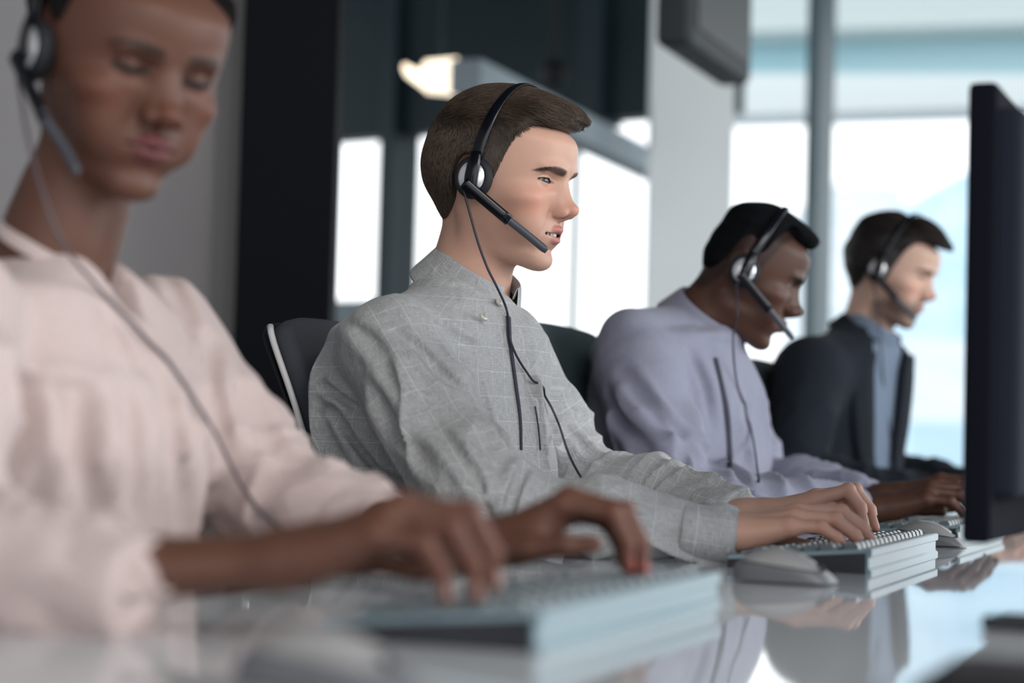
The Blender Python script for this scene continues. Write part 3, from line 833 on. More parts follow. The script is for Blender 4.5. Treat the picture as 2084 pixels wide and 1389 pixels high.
# warm ceiling lamp
lam = empty('pendant_light', at(885, 150, 6.4)); tag(lam, 'warm lit angular pendant light hanging near the dark glazing', 'lamp')
wm = mat('lamp_glow', (1, .9, .75), .5); bsdf(wm).inputs['Emission Color'].default_value = (1, .86, .66, 1); bsdf(wm).inputs['Emission Strength'].default_value = .9
MB().quadprism([(-.04, -.1, -.050), (.085, -.1, -.058), (.085, .1, -.058), (-.04, .1, -.050), (-.040, -.1, .025), (.085, -.1, .040), (.085, .1, .040), (-.040, .1, .025)], .01).build('diffuser', wm, lam)
MB().quadprism([(-.105, -.04, .0), (-.02, -.04, -.06), (-.02, .04, -.06), (-.105, .04, .0), (-.105, -.04, .03), (-.02, -.04, -.01), (-.02, .04, -.01), (-.105, .04, .03)], .008).build('side_wing', wm, lam)
MB().cyl((.02, 0, .04), (.02, 0, 1.05), .005).build('cord', M['frame_dark'], lam)
sp = empty('ceiling_spotlight', at(1128, 150, 7.4)); tag(sp, 'small black round spotlight under the dark upper glazing', 'lamp')
MB().ball((0, 0, 0), .055).build('housing', M['matte_black'], sp, True); MB().cyl((0, 0, .04), (0, 0, .82), .012).build('stem', M['matte_black'], sp)
# outside
def bmat(n, c, c2, s=(1, 1, 1), sc=.6):
    m = mat(n, c, .6); noise_col(m, c, c2, sc, 2, stretch=s); return m
M['bld'] = bmat('pale_facade', (.56, .63, .68), (.68, .73, .76), (1, 1, 5))
M['bld2'] = bmat('blue_facade', (.38, .55, .67), (.50, .65, .74), (1, 1, 4))
M['canopy'] = bmat('canopy_green', (.34, .56, .63), (.44, .64, .70), (.3, 1, 3))
M['canopy2'] = mat('canopy_grey', (.50, .57, .57), .6); M['canopy3'] = mat('canopy_edge', (.66, .72, .73), .6)
def xbox(name, m, px0, px1, y0, y1, Y, dep, label=None, cat=None, parent=None, group=None):
    a, b = at(px0, y0, Y), at(px1, y1, Y)
    mb = MB().box(((a[0] + b[0]) / 2, Y + dep / 2, (a[2] + b[2]) / 2), (abs(b[0] - a[0]), dep, abs(a[2] - b[2])))
    o = mb.build(name, M[m], parent)
    if label: tag(o, label, cat, group)
    return o
cn = empty('entrance_canopy'); tag(cn, 'pale green layered canopy outside above the right hand windows', 'canopy')
for y0, y1, m, Y, nm in ((150, 232, 'canopy3', 12.0, 'fascia'), (60, 165, 'canopy', 12.6, 'soffit_band'), (-200, 62, 'canopy2', 12.2, 'upper_fascia')):
    a = at(1380, y0, Y); b = at(2500, y0, Y - 1.2); a2 = at(1380, y1 + 6, Y); b2 = at(2500, y1 - 28, Y - 1.2)
    o = np.array([0, .5, 0]); MB().quadprism([a2, b2, b2 + o, a2 + o, a, b, b + o, a + o]).build(nm, M[m], cn)
xbox('office_building', 'bld', 1690, 1830, 372, 1010, 44, 8, 'pale white office building far behind the seated man in the dark jacket', 'building')
xbox('office_tower', 'bld2', 1955, 2120, 350, 720, 30, 6, 'light blue glass tower showing beside the monitor', 'building')
xbox('low_building', 'bld', 1780, 2300, 690, 1000, 26, 3, 'low pale block across the street at the foot of the tower', 'building')
xbox('street_planter', 'bld2', 1850, 1990, 856, 1120, 18, 1, 'pale blue low wall on the street seen left of the monitor', 'planter')
MB().box((10, 40, -.3), (120, 80, .2)).build('ground', mat('pavement', (.55, .58, .60), .8))['kind'] = 'structure'

# ------------------------------------------------------------------ desk
dk = empty('long_desk', fl(-.2, 2.0, 0)); tag(dk, 'long glossy white desk shared by all four workers', 'desk')
RD = Matrix(((FW[0], LW[0], 0), (FW[1], LW[1], 0), (0, 0, 1)))
MB().box((0, 0, DESK - .014), (1.24, 7.2, .028), RD, .004).build('desktop', M['desk'], dk)
for l in (-3.4, -1.6, .2, 2.0, 3.4):
    for f_ in (-.5, .5):
        MB().box(FW * f_ + LW * l + ZW * (DESK - .028) / 2, (.05, .05, DESK - .028), RD, .004).build('leg', M['frame_grey'], dk)

# ------------------------------------------------------------------ keyboards
M['key_body'] = mat('keyboard_black', (.012, .013, .020), .4); M['key_top'] = mat('keyboard_deck', (.22, .30, .335), .3)
M['key'] = mat('key_grey', (.13, .155, .165), .28)
def make_keyboard(loc, rz, label, first=None):
    root = empty('keyboard', loc, rz); tag(root, label, 'keyboard', 'keyboards on the long desk')
    if first:
        for ch in first.children:
            c = ch.copy(); COL.objects.link(c); c.parent = root
            for g in ch.children:
                d = g.copy(); COL.objects.link(d); d.parent = c
        return root
    # local: x away from the typist (rear edge at x=0), y along the row, near end y=0
    Lk_, Dp, h0, h1 = .43, .155, .012, .026
    pr = [(-Dp, 0), (0, 0), (0, .0045), (-.004, .008), (-.004, .018), (-.001, .020), (-.001, h1), (-Dp, h0)]
    def prism(mb, pr, y0, y1):
        n = len(pr); V = [(x, y0, z) for x, z in pr] + [(x, y1, z) for x, z in pr]
        F = [tuple(range(n)), tuple(range(n, 2 * n))[::-1]] + [(i, (i + 1) % n, n + (i + 1) % n, n + i) for i in range(n)]
        return mb.arrays(V, F)
    prism(MB(), [(-Dp, 0), (-.006, 0), (-.006, h1 - .004), (-Dp, h0 - .003)], 0, Lk_).build('case', M['key_body'], root)
    rear = prism(MB(), [(-.007, 0), (0, 0), (0, .0035), (-.003, .006), (-.003, .017), (0, .0185), (0, h1), (-.007, h1)], .001, Lk_ - .001).build('rear_panel', M['key_top'], root)
    mb = MB()
    def deck(x0, x1, y0, y1):
        z = lambda x: h0 + (h1 - h0) * (x + Dp) / Dp
        mb.quadprism([(x0, y0, z(x0) - .004), (x1, y0, z(x1) - .004), (x1, y1, z(x1) - .004), (x0, y1, z(x0) - .004), (x0, y0, z(x0) + .001), (x1, y0, z(x1) + .001), (x1, y1, z(x1) + .001), (x0, y1, z(x0) + .001)], .001)
    deck(-Dp, -.135, 0, Lk_); deck(-.014, -.0005, 0, Lk_); deck(-.135, -.014, 0, .008); deck(-.135, -.014, Lk_ - .008, Lk_)
    mb.build('deck_frame', M['key_top'], root)
    k = MB(); k.quadprism([(-.008, -.0085, 0), (.008, -.0085, 0), (.008, .0085, 0), (-.008, .0085, 0), (-.0062, -.0066, .0082), (.0062, -.0066, .0082), (.0062, .0066, .0082), (-.0062, .0066, .0082)], .0012)
    kme = None
    rows = [(-.126, [1, 1, 5, 1, 1, 1, 1]), (-.107, [1] * 14), (-.088, [1] * 15), (-.069, [1] * 15), (-.050, [1] * 16), (-.024, [1] * 16)]
    cnt = 0
    for x, ws in rows:
        avail = Lk_ - .02; unit = avail / (sum(ws)); y = .010
        for w in ws:
            if kme is None: o = k.build('key', M['key'], root); kme = o.data
            else: o = link('key', kme, None, root)
            o.location = (x, y + unit * w / 2, h0 + (h1 - h0) * (x + Dp) / Dp - .001); o.rotation_euler = (0, -math.atan((h1 - h0) / Dp), 0); o.scale = (1, unit * w / .0195, 1)
            y += unit * w; cnt += 1
    return root
def mouse(loc, rz, label):
    root = empty('computer_mouse', loc, rz); tag(root, label, 'mouse', 'computer mice beside the keyboards')
    def half(P, lift=0.):
        x, y, z = P.T
        hx = .056; w = .030 - .004 * (x / .05) ** 2 * (x > 0)
        top = .034 - 9.5 * (x + .012) ** 2 - .9 * (x + .012) * .08
        q = np.sqrt((x / hx) ** 4 + (y / w) ** 4 + 1e-12) ** .5 - 1
        d = smax(q * .028, z - top * np.sqrt(np.clip(1 - .75 * (y / .034) ** 2, 0, 1)), .008)
        return smax(d, .0015 - z, .002)
    V, Q = mesh_sdf(lambda P: smax(half(P), P[:, 2] - (.016 - .10 * P[:, 0]), .0008), (-.07, -.04, -.004), (.07, .04, .05), .0011)
    link('mouse_base', raw_mesh('mouse_base', V, Q), M['mouse_side'], root)
    V, Q = mesh_sdf(lambda P: smax(smax(half(P) + .0004, -(P[:, 2] - (.0168 - .10 * P[:, 0])), .0008), -(np.abs(P[:, 1]) - .0006 + 10 * (P[:, 0] < .012)), .0006), (-.07, -.04, -.004), (.07, .04, .05), .0011)
    link('mouse_shell', raw_mesh('mouse_shell', V, Q), M['mouse_top'], root)
    MB().cyl((.026, -.003, .0150), (.026, .003, .0150), .0055, bev=.001).build('scroll_wheel', M['matte_black'], root, True)
    return root
M['mouse_side'] = mat('mouse_side', (.13, .13, .14), .35); M['mouse_top'] = mat('mouse_top', (.30, .29, .29), .2)
RZ = -TH
def kb_at(px, py, label, first=None):
    p = on_desk(px, py); return make_keyboard((p[0], p[1], DESK), RZ + .01, label, first)
K2 = kb_at(1773, 1169, 'grey and black keyboard under the hands of the man in the checked shirt')
K1 = kb_at(1100, 1330, 'blurred grey keyboard nearest the camera, under the dark hands of the woman in pink', K2)
K3 = make_keyboard(tuple(fl(-.438, 2.75, DESK)), RZ, 'grey keyboard farthest along the desk, under the hands of the man in the lilac shirt', K2)
p = on_desk(1612, 1186); mouse((p[0], p[1], DESK), RZ, 'silver mouse in front of the man in the checked shirt, left of his keyboard')
p = on_desk(1908, 1112); mouse((p[0] , p[1]+.02, DESK), RZ, 'silver mouse just behind the far end of the middle keyboard')
p = on_desk(690, 1400); mouse((p[0], p[1], DESK), RZ, 'blurred grey mouse nearest the camera, below the pink cuff')

# ------------------------------------------------------------------ monitor
M['mon'] = mat('monitor_shell', (.014, .017, .026), .8, spec=.08); M['mon_edge'] = mat('monitor_edge', (.005, .006, .010), .85, spec=.06)
pm = at(1988, 900, 1.75); mon = empty('monitor', (pm[0], pm[1], DESK)); tag(mon, 'large dark monitor cut off by the right edge, seen from behind', 'monitor')
zb = at(1988, 1106, 1.75)[2] - DESK; zt = at(1993, 165, 1.75)[2] - DESK
RM = Matrix(((LW[0], FW[0], 0), (LW[1], FW[1], 0), (0, 0, 1)))
MB().box(LW * .31 + ZW * (zb + zt) / 2, (.62, .026, zt - zb), RM, .006).build('bezel', M['mon_edge'], mon)
c = LW * .31 + FW * .020
MB().box(c + ZW * ((zb + zt) / 2 + .01), (.585, .030, zt - zb - .06), RM, .012, 4).build('back_cover', M['mon'], mon)
scr = mat('screen', (.02, .02, .03), .1); bsdf(scr).inputs['Emission Color'].default_value = (.55, .7, .9, 1); bsdf(scr).inputs['Emission Strength'].default_value = .4
MB().box(LW * .31 - FW * .0135 + ZW * ((zb + zt) / 2), (.59, .002, zt - zb - .03), RM).build('screen', scr, mon)
MB().box(LW * .42 + FW * .085 + ZW * .15, (.07, .02, .30), RM, .006).build('stand_neck', M['mon_edge'], mon)
MB().box(LW * .42 + FW * .055 + ZW * .25, (.06, .06, .06), RM, .006).build('stand_mount', M['mon_edge'], mon)
MB().box(LW * .42 + FW * .15 + ZW * .006, (.18, .15, .012), RM, .005).build('stand_base', M['mon_edge'], mon)
# dark things lying at the lower right
p = on_desk(2084, 1412); ph = empty('desk_phone', (p[0], p[1], DESK), RZ); tag(ph, 'blurred black desk phone at the lower right corner of the desk', 'phone')
MB().box((.0, .0, .006), (.10, .14, .011), None, .004, 3).build('phone_body', mat('phone_black', (.008, .008, .011), .6, spec=.15), ph)
MB().box((.0, .0, .0122), (.08, .12, .0015), None, .0005).build('phone_face', mat('phone_face', (.03, .026, .03), .6, spec=.15), ph)
p = on_desk(2085, 1282); sm = empty('smartphone', (p[0], p[1], DESK), RZ); tag(sm, 'thin black phone lying behind the blurred desk phone at the right edge', 'phone')
MB().box((.03, .0, .0055), (.12, .040, .010), None, .004, 3).build('phone_case', M['black_plastic'], sm); MB().box((.03, .0, .0107), (.112, .034, .0008)).build('phone_screen', mat('phone_screen', (.01, .01, .012), .05), sm)

# ------------------------------------------------------------------ chairs
M['ch_fab'] = mat('chair_fabric', (.045, .050, .064), .85); bump(M['ch_fab'], 900, .25, .0006)
M['ch_fab2'] = mat('chair_fabric_teal', (.030, .052, .060), .85); M['ch_white'] = mat('chair_frame_white', (.72, .70, .70), .35)
M['chrome'] = mat('chrome', (.7, .72, .75), .15, 1.0)
def make_chair(loc, rz, label, zt=1.02, W_=.44, fab='ch_fab'):
    """x faces the desk; loc is the point on the floor under the gas post"""
    root = empty('office_chair', loc, rz); tag(root, label, 'chair', 'office chairs of the row')
    n, m_ = 25, 25; zb = .62; H = zt - zb
    def surf(off, inset):
        V = []
        for j in range(m_):
            t = j / (m_ - 1)
            for i in range(n):
                t = j / (m_ - 1); s = 2 * i / (n - 1) - 1
                # rounded rectangle outline, narrower at the bottom
                b_ = 2 * t - 1 + 1e-5; r_ = max(abs(s), abs(b_), 1e-6); k_ = (abs(s / r_) ** 9 + abs(b_ / r_) ** 9) ** (-1 / 9.); s, b_ = s * k_, b_ * k_; t = (b_ + 1) / 2
                half2 = (W_ / 2 - inset) * (.86 + .14 * min(1, t * 1.6) ** .8); zc = zb + inset + (H - 2 * inset) * t - .008 * s * s * t
                x = -.235 - .10 * t ** 1.4 + .012 * s * s + .02 * math.sin(t * 3) + off * (1 - .0 * s)
                V.append((x, s * half2, zc))
        return V
    F = [(j * n + i, j * n + i + 1, (j + 1) * n + i + 1, (j + 1) * n + i) for j in range(m_ - 1) for i in range(n - 1)]
    for nm, off, ins, th, mt in (('backrest', 0., .004, .034, fab), ('back_shell', -.024, .008, .008, 'matte_black')):
        me = raw_mesh(nm, np.array(surf(off, ins)), np.array(F)); o = link(nm, me, M[mt], root)
        s = o.modifiers.new('s', 'SOLIDIFY'); s.thickness = th; s.offset = 0
        b = o.modifiers.new('b', 'SUBSURF'); b.levels = b.render_levels = 1
    V = np.array(surf(-.010, -.002)).reshape(m_, n, 3)
    for q_ in (0, -1): tube_obj('edge_frame', V[:, q_] if True else V[:, q_], .0042, M['ch_white'], root, 8)
    MB().box((.02, 0, .475), (.50, .455, .07), None, .03, 5).build('seat', M[fab], root)
    MB().box((.0, 0, .425), (.34, .30, .03), None, .01).build('seat_pan', M['matte_black'], root)
    tube_obj('back_bracket', smooth_path([(-.12, 0, .42), (-.30, 0, .45), (-.33, 0, .60), (-.305, 0, .74)], 20), .018, M['chrome'], root)
    MB().cyl((-.352, -.165, .80), (-.358, -.165, .865), .011).build('tension_knob', M['chrome'], root, True)
    MB().box((-.335, -.10, .825), (.03, .16, .03), None, .006).build('shell_crossbar', M['black_plastic'], root)
    MB().cyl((0, 0, .12), (0, 0, .42), .025).build('gas_post', M['chrome'], root)
    for k in range(5):
        a = k * 2 * PI / 5 + .3; c_, s_ = math.cos(a), math.sin(a)
        MB().quadprism([(-.03 * s_, .03 * c_, .10), (.03 * s_, -.03 * c_, .10), (.235 * c_ + .015 * s_, .235 * s_ - .015 * c_, .07), (.235 * c_ - .015 * s_, .235 * s_ + .015 * c_, .07),
                        (-.03 * s_, .03 * c_, .145), (.03 * s_, -.03 * c_, .145), (.235 * c_ + .015 * s_, .235 * s_ - .015 * c_, .095), (.235 * c_ - .015 * s_, .235 * s_ + .015 * c_, .095)], .004).build('base_arm', M['chrome'], root)
        MB().cyl((.222 * c_ - .02 * s_, .222 * s_ + .02 * c_, .03), (.222 * c_ + .02 * s_, .222 * s_ - .02 * c_, .03), .03).build('caster', M['matte_black'], root, True)
    return root
cf = fl(-.90, 2.40, 0)
make_chair((cf[0], cf[1], 0), RZ + .05, 'grey office chair with white rim behind the man in the checked shirt', zt=1.024, W_=.42)
cf = fl(-.78, 2.90, 0); make_chair((cf[0], cf[1], 0), RZ, 'dark teal office chair behind the man in the lilac shirt', zt=1.052, fab='ch_fab2')
cf = fl(-.70, 3.86, 0); make_chair((cf[0], cf[1], 0), RZ, 'dark office chair farthest down the row, behind the man in the dark jacket', zt=1.04, fab='ch_fab2')
cf = fl(-.98, 1.42, 0); make_chair((cf[0], cf[1], 0), RZ, 'office chair under the woman in the pink blouse', zt=.96, fab='ch_fab2')
# ------------------------------------------------------------------ cloth
def check_cloth(name, base, line, step=.036, lw=.022):
    m = mat(name, base, .85, spec=.2)
    uv = N(m, 'ShaderNodeUVMap'); uv.uv_map = 'uv'; sp_ = N(m, 'ShaderNodeSeparateXYZ'); Lk(m, uv.outputs[0], sp_.inputs[0])
    outs = []
    for ax, off in ((0, 0.), (1, .3)):
        a = N(m, 'ShaderNodeMath', operation='MULTIPLY_ADD'); a.inputs[1].default_value = 1 / step; a.inputs[2].default_value = off + 50; Lk(m, sp_.outputs[ax], a.inputs[0])
        b = N(m, 'ShaderNodeMath', operation='FRACT'); Lk(m, a.outputs[0], b.inputs[0])
        c = N(m, 'ShaderNodeMath', operation='LESS_THAN'); Lk(m, b.outputs[0], c.inputs[0]); c.inputs[1].default_value = lw; outs.append(c)
    mx = N(m, 'ShaderNodeMath', operation='MAXIMUM'); Lk(m, outs[0].outputs[0], mx.inputs[0]); Lk(m, outs[1].outputs[0], mx.inputs[1])
    tc = N(m, 'ShaderNodeTexCoord')
    cols = []
    for st in ((900, 90, 1), (90, 900, 1)):
        mp = N(m, 'ShaderNodeMapping'); mp.inputs['Scale'].default_value = st; no = N(m, 'ShaderNodeTexNoise'); no.inputs['Scale'].default_value = 1; no.inputs['Detail'].default_value = 3
        Lk(m, uv.outputs[0], mp.inputs[0]); Lk(m, mp.outputs[0], no.inputs[0]); cols.append(no)
    ad = N(m, 'ShaderNodeMath', operation='ADD'); Lk(m, cols[0].outputs[0], ad.inputs[0]); Lk(m, cols[1].outputs[0], ad.inputs[1])
    cr = N(m, 'ShaderNodeValToRGB'); cr.color_ramp.elements[0].position = .30; cr.color_ramp.elements[1].position = .75
    hf = N(m, 'ShaderNodeMath', operation='MULTIPLY'); hf.inputs[1].default_value = .5; Lk(m, ad.outputs[0], hf.inputs[0]); Lk(m, hf.outputs[0], cr.inputs[0])
    cr.color_ramp.elements[0].color = (*[c * .62 for c in base], 1); cr.color_ramp.elements[1].color = (*[c * 1.30 for c in base], 1)
    mi = N(m, 'ShaderNodeMix', data_type='RGBA'); Lk(m, mx.outputs[0], mi.inputs['Factor']); Lk(m, cr.outputs[0], mi.inputs['A']); mi.inputs['B'].default_value = (*line, 1)
    fm = N(m, 'ShaderNodeMath', operation='MULTIPLY'); fm.inputs[1].default_value = .38; Lk(m, mx.outputs[0], fm.inputs[0]); Lk(m, fm.outputs[0], mi.inputs['Factor'])
    Lk(m, mi.outputs['Result'], bsdf(m).inputs['Base Color'])
    bsdf(m).inputs['Sheen Weight'].default_value = .15
    return m
def cloth(name, base, rough=.8, amt=.12, fine=700, sheen=.15):
    m = mat(name, base, rough, spec=.2); noise_col(m, [c * (1 - amt) for c in base], [c * (1 + amt) for c in base], fine, 2)
    bsdf(m).inputs['Sheen Weight'].default_value = sheen
    bump(m, 55, .35, .004, 3); return m
M['shirt_check'] = check_cloth('grey_check_linen', (.42, .418, .420), (.85, .85, .85), step=.030); bump(M['shirt_check'], 60, .7, .005, 4)
M['placket_dark'] = mat('placket_dark', (.035, .035, .055), .8)
M['shirt_lilac'] = cloth('lilac_cotton', (.26, .26, .335))
M['jacket'] = cloth('navy_wool', (.0105, .0145, .021), .9, .25, 900, sheen=.03)
M['shirt_blue'] = cloth('blue_cotton', (.15, .19, .26))
M['blouse'] = cloth('pink_blouse', (.54, .43, .41), .75, .05, 300)
M['trousers'] = cloth('dark_trousers', (.02, .022, .03), .85)
M['shoe'] = mat('shoe_leather', (.015, .012, .010), .35)

def legs_parts(hip, parent, off, knee_f=.40, yaw=None):
    def f(P):
        d = None
        for s in (-1, 1):
            h = hip + LW * s * .09; kn = hip + FW * knee_f + LW * s * .13 + ZW * (-.02); an = kn + FW * .02; an = np.array([an[0], an[1], .13])
            e = smin(cap(P, h, kn, .088, .066), cap(P, kn, an, .066, .050), .02); d = e if d is None else smin(d, e, .02)
        return d
    lo = np.minimum(hip, hip + FW * .5) - np.array([.25, .25, 0]); lo[2] = .08; hi = np.maximum(hip, hip + FW * .5) + np.array([.25, .25, .14])
    V, Q = mesh_sdf(f, lo, hi, .012); link('trousers', raw_mesh('trousers', V - off, Q), M['trousers'], parent)
    for s in (-1, 1):
        a = hip + FW * (knee_f + .02) + LW * s * .13; a = np.array([a[0], a[1], .045])
        g = lambda P: smax(smin(cap(P, a - FW * .04, a + FW * .16, .042, .038), cap(P, a, a + ZW * .06, .045, .045), .03), .004 - P[:, 2], .004)
        V, Q = mesh_sdf(g, a - .25, a + .27, .007); link('shoe', raw_mesh('shoe', V - off, Q), M['shoe'], parent)

def make_person(label, T, pr, base, skin, neck_base, torso, arms, hands, mats, hvox=.0022, body_vox=.0045, amp=1., seed=1, yaw=TH, neck_r=.0455, hip=None, kw=None):
    """the body is one mesh; eyes, hair and clothing are its children"""
    kw = kw or {}
    off = np.array([torso[-1][0][0], torso[-1][0][1], 0.0])
    Ti = np.linalg.inv(T); s = np.linalg.norm(T[:3, 0])
    nb = xf(Ti, neck_base); pr = dict(pr)
    mid = np.array([-.024, 0, -.045]) * .35 + nb * .65
    pr['neck'] = [(np.array([-.028, 0, -.035]), neck_r * .93), (mid, neck_r * .97), (nb, neck_r * 1.02), (nb + (nb - mid) * .9, neck_r * 1.2)]
    hf_, hpaint = head_fn(pr)
    V, Q = mesh_sdf(hf_, np.minimum([-.13, -.11, -.135], nb - .10), np.maximum([.135, .11, .145], nb + .04), hvox)
    C = hpaint(V, base); parts = [(xf(T, V) - off, Q, C)]
    # hands with forearms
    for h in hands:
        Th = frame(h['wrist'], h['fwd'], h['up'], h.get('scale', 1.0))
        fore = None
        if 'elbow' in h:
            w = xf(np.linalg.inv(Th), h['elbow']); w = w * np.array([1, h['side'], 1]); L = h.get('fore_len', .10); w = w / np.linalg.norm(w)
            fore = [(w * L * .5, h.get('r', (.021, .020))[0]), (w * L, h.get('r', (.021, .020))[1])]
        f, paint, ch = hand_fn(h['side'], h['curls'], h.get('thumb'), h.get('spread', (6, 1, -4, -10)), 1.0, fore, h.get('slim', 1.0))
        lo = np.array([-.04, -.075, -.10]); hi = np.array([.20, .075, .07])
        if fore is not None:
            e = fore[-1][0] * np.array([1, h['side'], 1]); lo = np.minimum(lo, e - .045); hi = np.maximum(hi, e + .045)
        V, Q = mesh_sdf(f, lo, hi, h.get('vox', .0018)); h['T'] = Th
        parts.append((xf(Th, V) - off, Q, paint(V, base, nail=h.get('nail'), red=h.get('red', (1.12, .80, .78)))))
    # body under the clothes
    core = garment_fn(torso, yaw, [[(p, r * .62) for p, r in a] for a in arms], amp=0, pad=0)
    core_t = garment_fn([(c, min(w, d) * .80, min(w, d) * .80) for c, w, d in torso[2:]], yaw, [[(p, r * .62) for p, r in a] for a in arms], amp=0)
    if hip is None: hip = torso[-1][0] + ZW * .09
    def cf_(P):
        d = core_t(P)
        for s_ in (-1, 1):
            kn = hip + FW * .40 + LW * s_ * .13 - ZW * .02
            d = smin(d, cap(P, hip + LW * s_ * .09, kn, .07, .05), .02); d = smin(d, cap(P, kn, np.array([kn[0], kn[1], .1]), .05, .035), .02)
        return d
    al = np.array([p for a in arms for p, r in a] + [t[0] for t in torso] + [hip + FW * .45 - ZW * .4])
    lo, hi = al.min(0) - .2, al.max(0) + .1; lo[2] = .06
    V, Q = mesh_sdf(cf_, lo, hi, .014); parts.append((V - off, Q, np.array(base)))
    V, F, C = join(parts)
    body = link('person', raw_mesh('person', V, F, tint=C), skin); body.location = tuple(off); tag(body, label, 'person')
    # eyes
    g = pr.get('gaze', (0, 0)); gy, gp = math.radians(g[0]), math.radians(g[1])
    for sy in (-1, 1):
        c = np.array([.0672, sy * .0318, float(ZINV(np.array([.022]))[0])]); dr = np.array([math.cos(gp) * math.cos(gy), math.cos(gp) * math.sin(gy), -math.sin(gp)])
        n1, n2 = 24, 28; VV = []; TT = []
        ref = np.cross(dr, [0, 0, 1]); ref /= np.linalg.norm(ref); r2 = np.cross(dr, ref)
        for i in range(n1 + 1):
            a = math.pi * (i / n1) ** 1.35
            for j in range(n2):
                b = 2 * PI * j / n2; q = math.cos(a) * dr + math.sin(a) * (math.cos(b) * ref + math.sin(b) * r2)
                VV.append(c + .0121 * q + dr * (.0006 if a < .45 else 0))
                TT.append((.004, .004, .004) if a < .17 else (pr.get('iris', (.06, .055, .035)) if a < .54 else ((.02, .02, .02) if a < .62 else (.30, .28, .27))))
        FF = np.array([(i * n2 + j, (i + 1) * n2 + j, (i + 1) * n2 + (j + 1) % n2, i * n2 + (j + 1) % n2) for i in range(n1) for j in range(n2)])
        link('eye', raw_mesh('eye', xf(T, np.array(VV)) - off, FF, tint=np.array(TT)), M['eye'], body)
    if pr.get('mouth_open'):
        a = np.linspace(-1, 1, 15); VV = []; FF = []
        mb = MB()
        for i in range(10):
            t = (i - 4.5) / 5.4; x = .0855 - .021 * t * t - .003; w = .0042
            mb.box(xf(T, [x, t * .024, -.0474]) - off, (.003, .0040 if abs(t) > .2 else .0048, .0078), Matrix([list(r / s) for r in T[:3, :3]]), .001)
        mb.build('teeth', M['tooth'], body, True)
    # trousers, shoes
    legs_parts(hip, body, off)
    return body, off, hf_, pr

M['eye'] = attr_mat('eye_mat', .08, spec=.6)

def hair_cap(T, off, body, hf_, pr, thick, name='hair', vox=.0022, noise=(.0012, 120), extra=None, tint=(.04, .028, .02), n=0, comb=None, length=None, lift=.15, col=None, seg=5, rad=.00034, curl=0., rim=(.0, .010), seed=3, zmin=None, hm='hair'):
    dummy = dict(pr); dummy['ear'] = .3
    def f(P):
        hl = hair_line(P, pr); ay = np.abs(P[:, 1])
        oc = pr.get('occ', 0.); sk = ell(np.stack([P[:, 0], P[:, 1], ZMAP(P[:, 2])], 1), (SK[0][0] + oc / 2, 0, SK[0][2]), (SK[1][0] - oc / 2, SK[1][1], SK[1][2])); d = hf_(P)
        # over the skull only
        t = thick(P) * sstep(hl, rim[0], rim[1]) - .004 * (1 - sstep(hl, rim[0] - .004, rim[0] + .003))
        d = smin(sk, d, .01) - t
        if extra is not None: d = extra(d, P)
        d = d - noise[0] * fnoise(P * np.array([.45, 1, .8], np.float32), noise[1], seed, 5) * sstep(hl, rim[0], rim[1])
        d = smax(d, -(hl + .006), .003)
        d = smax(d, (ell(np.stack([P[:, 0], ay, P[:, 2]], 1), (-.012, .084, .008), (.021, .02, .034))) * -1, .003)   # clear of the ears
        return d
    V, Q = mesh_sdf(f, (-.14, -.105, -.09), (.145, .105, .165), vox)
    parts = [(V, Q, np.array(tint) * (.8 + .35 * fnoise(V * np.array([.4, 1, 1], np.float32), 200, 8)[:, None]).clip(.5, 1.4))]
    if n:
        r = sample_roots(V, Q, n, lambda c: sstep(hair_line(c, pr), -.004, .004) * (f(c + 0) < .02) * (c[:, 2] > -.08) * (hf_(c) > -.0015) * (ell(np.stack([c[:, 0], np.abs(c[:, 1]), c[:, 2]], 1), (-.012, .084, .008), (.024, .023, .037)) > 0), seed)
        parts.append(strands(f, r, comb, length(r), lift, col if col is not None else tint, rad, seg, seed, curl))
    V, F, C = join(parts)
    return link(name, raw_mesh(name, xf(T, V) - off, F, tint=C), M[hm], body)
def brow_strands(T, off, body, hf_, pr, n=1300, col=(.035, .024, .018)):
    g = np.random.default_rng(4); ay = g.uniform(.011, .056, n); bw = .0046 * (1 - .6 * sstep(ay, .035, .057))
    bz = .0312 + .0035 * np.sin(np.clip((ay - .012) / .04, 0, 1) * 2.4) - .004 * sstep(ay, .045, .058) + g.uniform(-1, 1, n) * bw
    sg = g.choice([-1, 1], n); P, ok = cast(hf_, np.stack([np.full(n, .16), ay * sg, ZINV(bz)], 1), (-1., 0, 0), .2); P, sg = P[ok], sg[ok]
    V, F, C = strands(hf_, P, lambda q: np.stack([q[:, 0] * 0 - .2, np.sign(q[:, 1]), q[:, 2] * 0 + .02], 1).astype(np.float32), np.full(len(P), .0048), .10, col, .00028, 3, 5, depth=.0005)
    return link('eyebrows', raw_mesh('eyebrows', xf(T, V) - off, F, tint=C), M['hair'], body)
def lash_strands(T, off, body, hf_, pr, n=150):
    g = np.random.default_rng(8); yy = g.uniform(-.0135, .0150, n); k = 1 - (yy / .0162) ** 2; sg = g.choice([-1, 1], n)
    z = ZINV(.022 + .0009 + pr.get('lid_up', .0052) * k + .07 * yy)
    P, ok = cast(hf_, np.stack([np.full(n, .13), (.0318 + yy) * sg, z], 1), (-1., 0, 0), .12); P = P[ok]
    V, F, C = strands(hf_, P, lambda q: np.stack([q[:, 0] * 0 + .2, np.sign(q[:, 1]) * .5, q[:, 2] * 0 - .45], 1).astype(np.float32), np.full(len(P), .0034), .7, (.02, .014, .012), .00022, 4, 5, depth=.0004)
    return link('eyelashes', raw_mesh('eyelashes', xf(T, V) - off, F, tint=C), M['hair'], body)
def A3(px, py, Y): return at(px, py, Y)
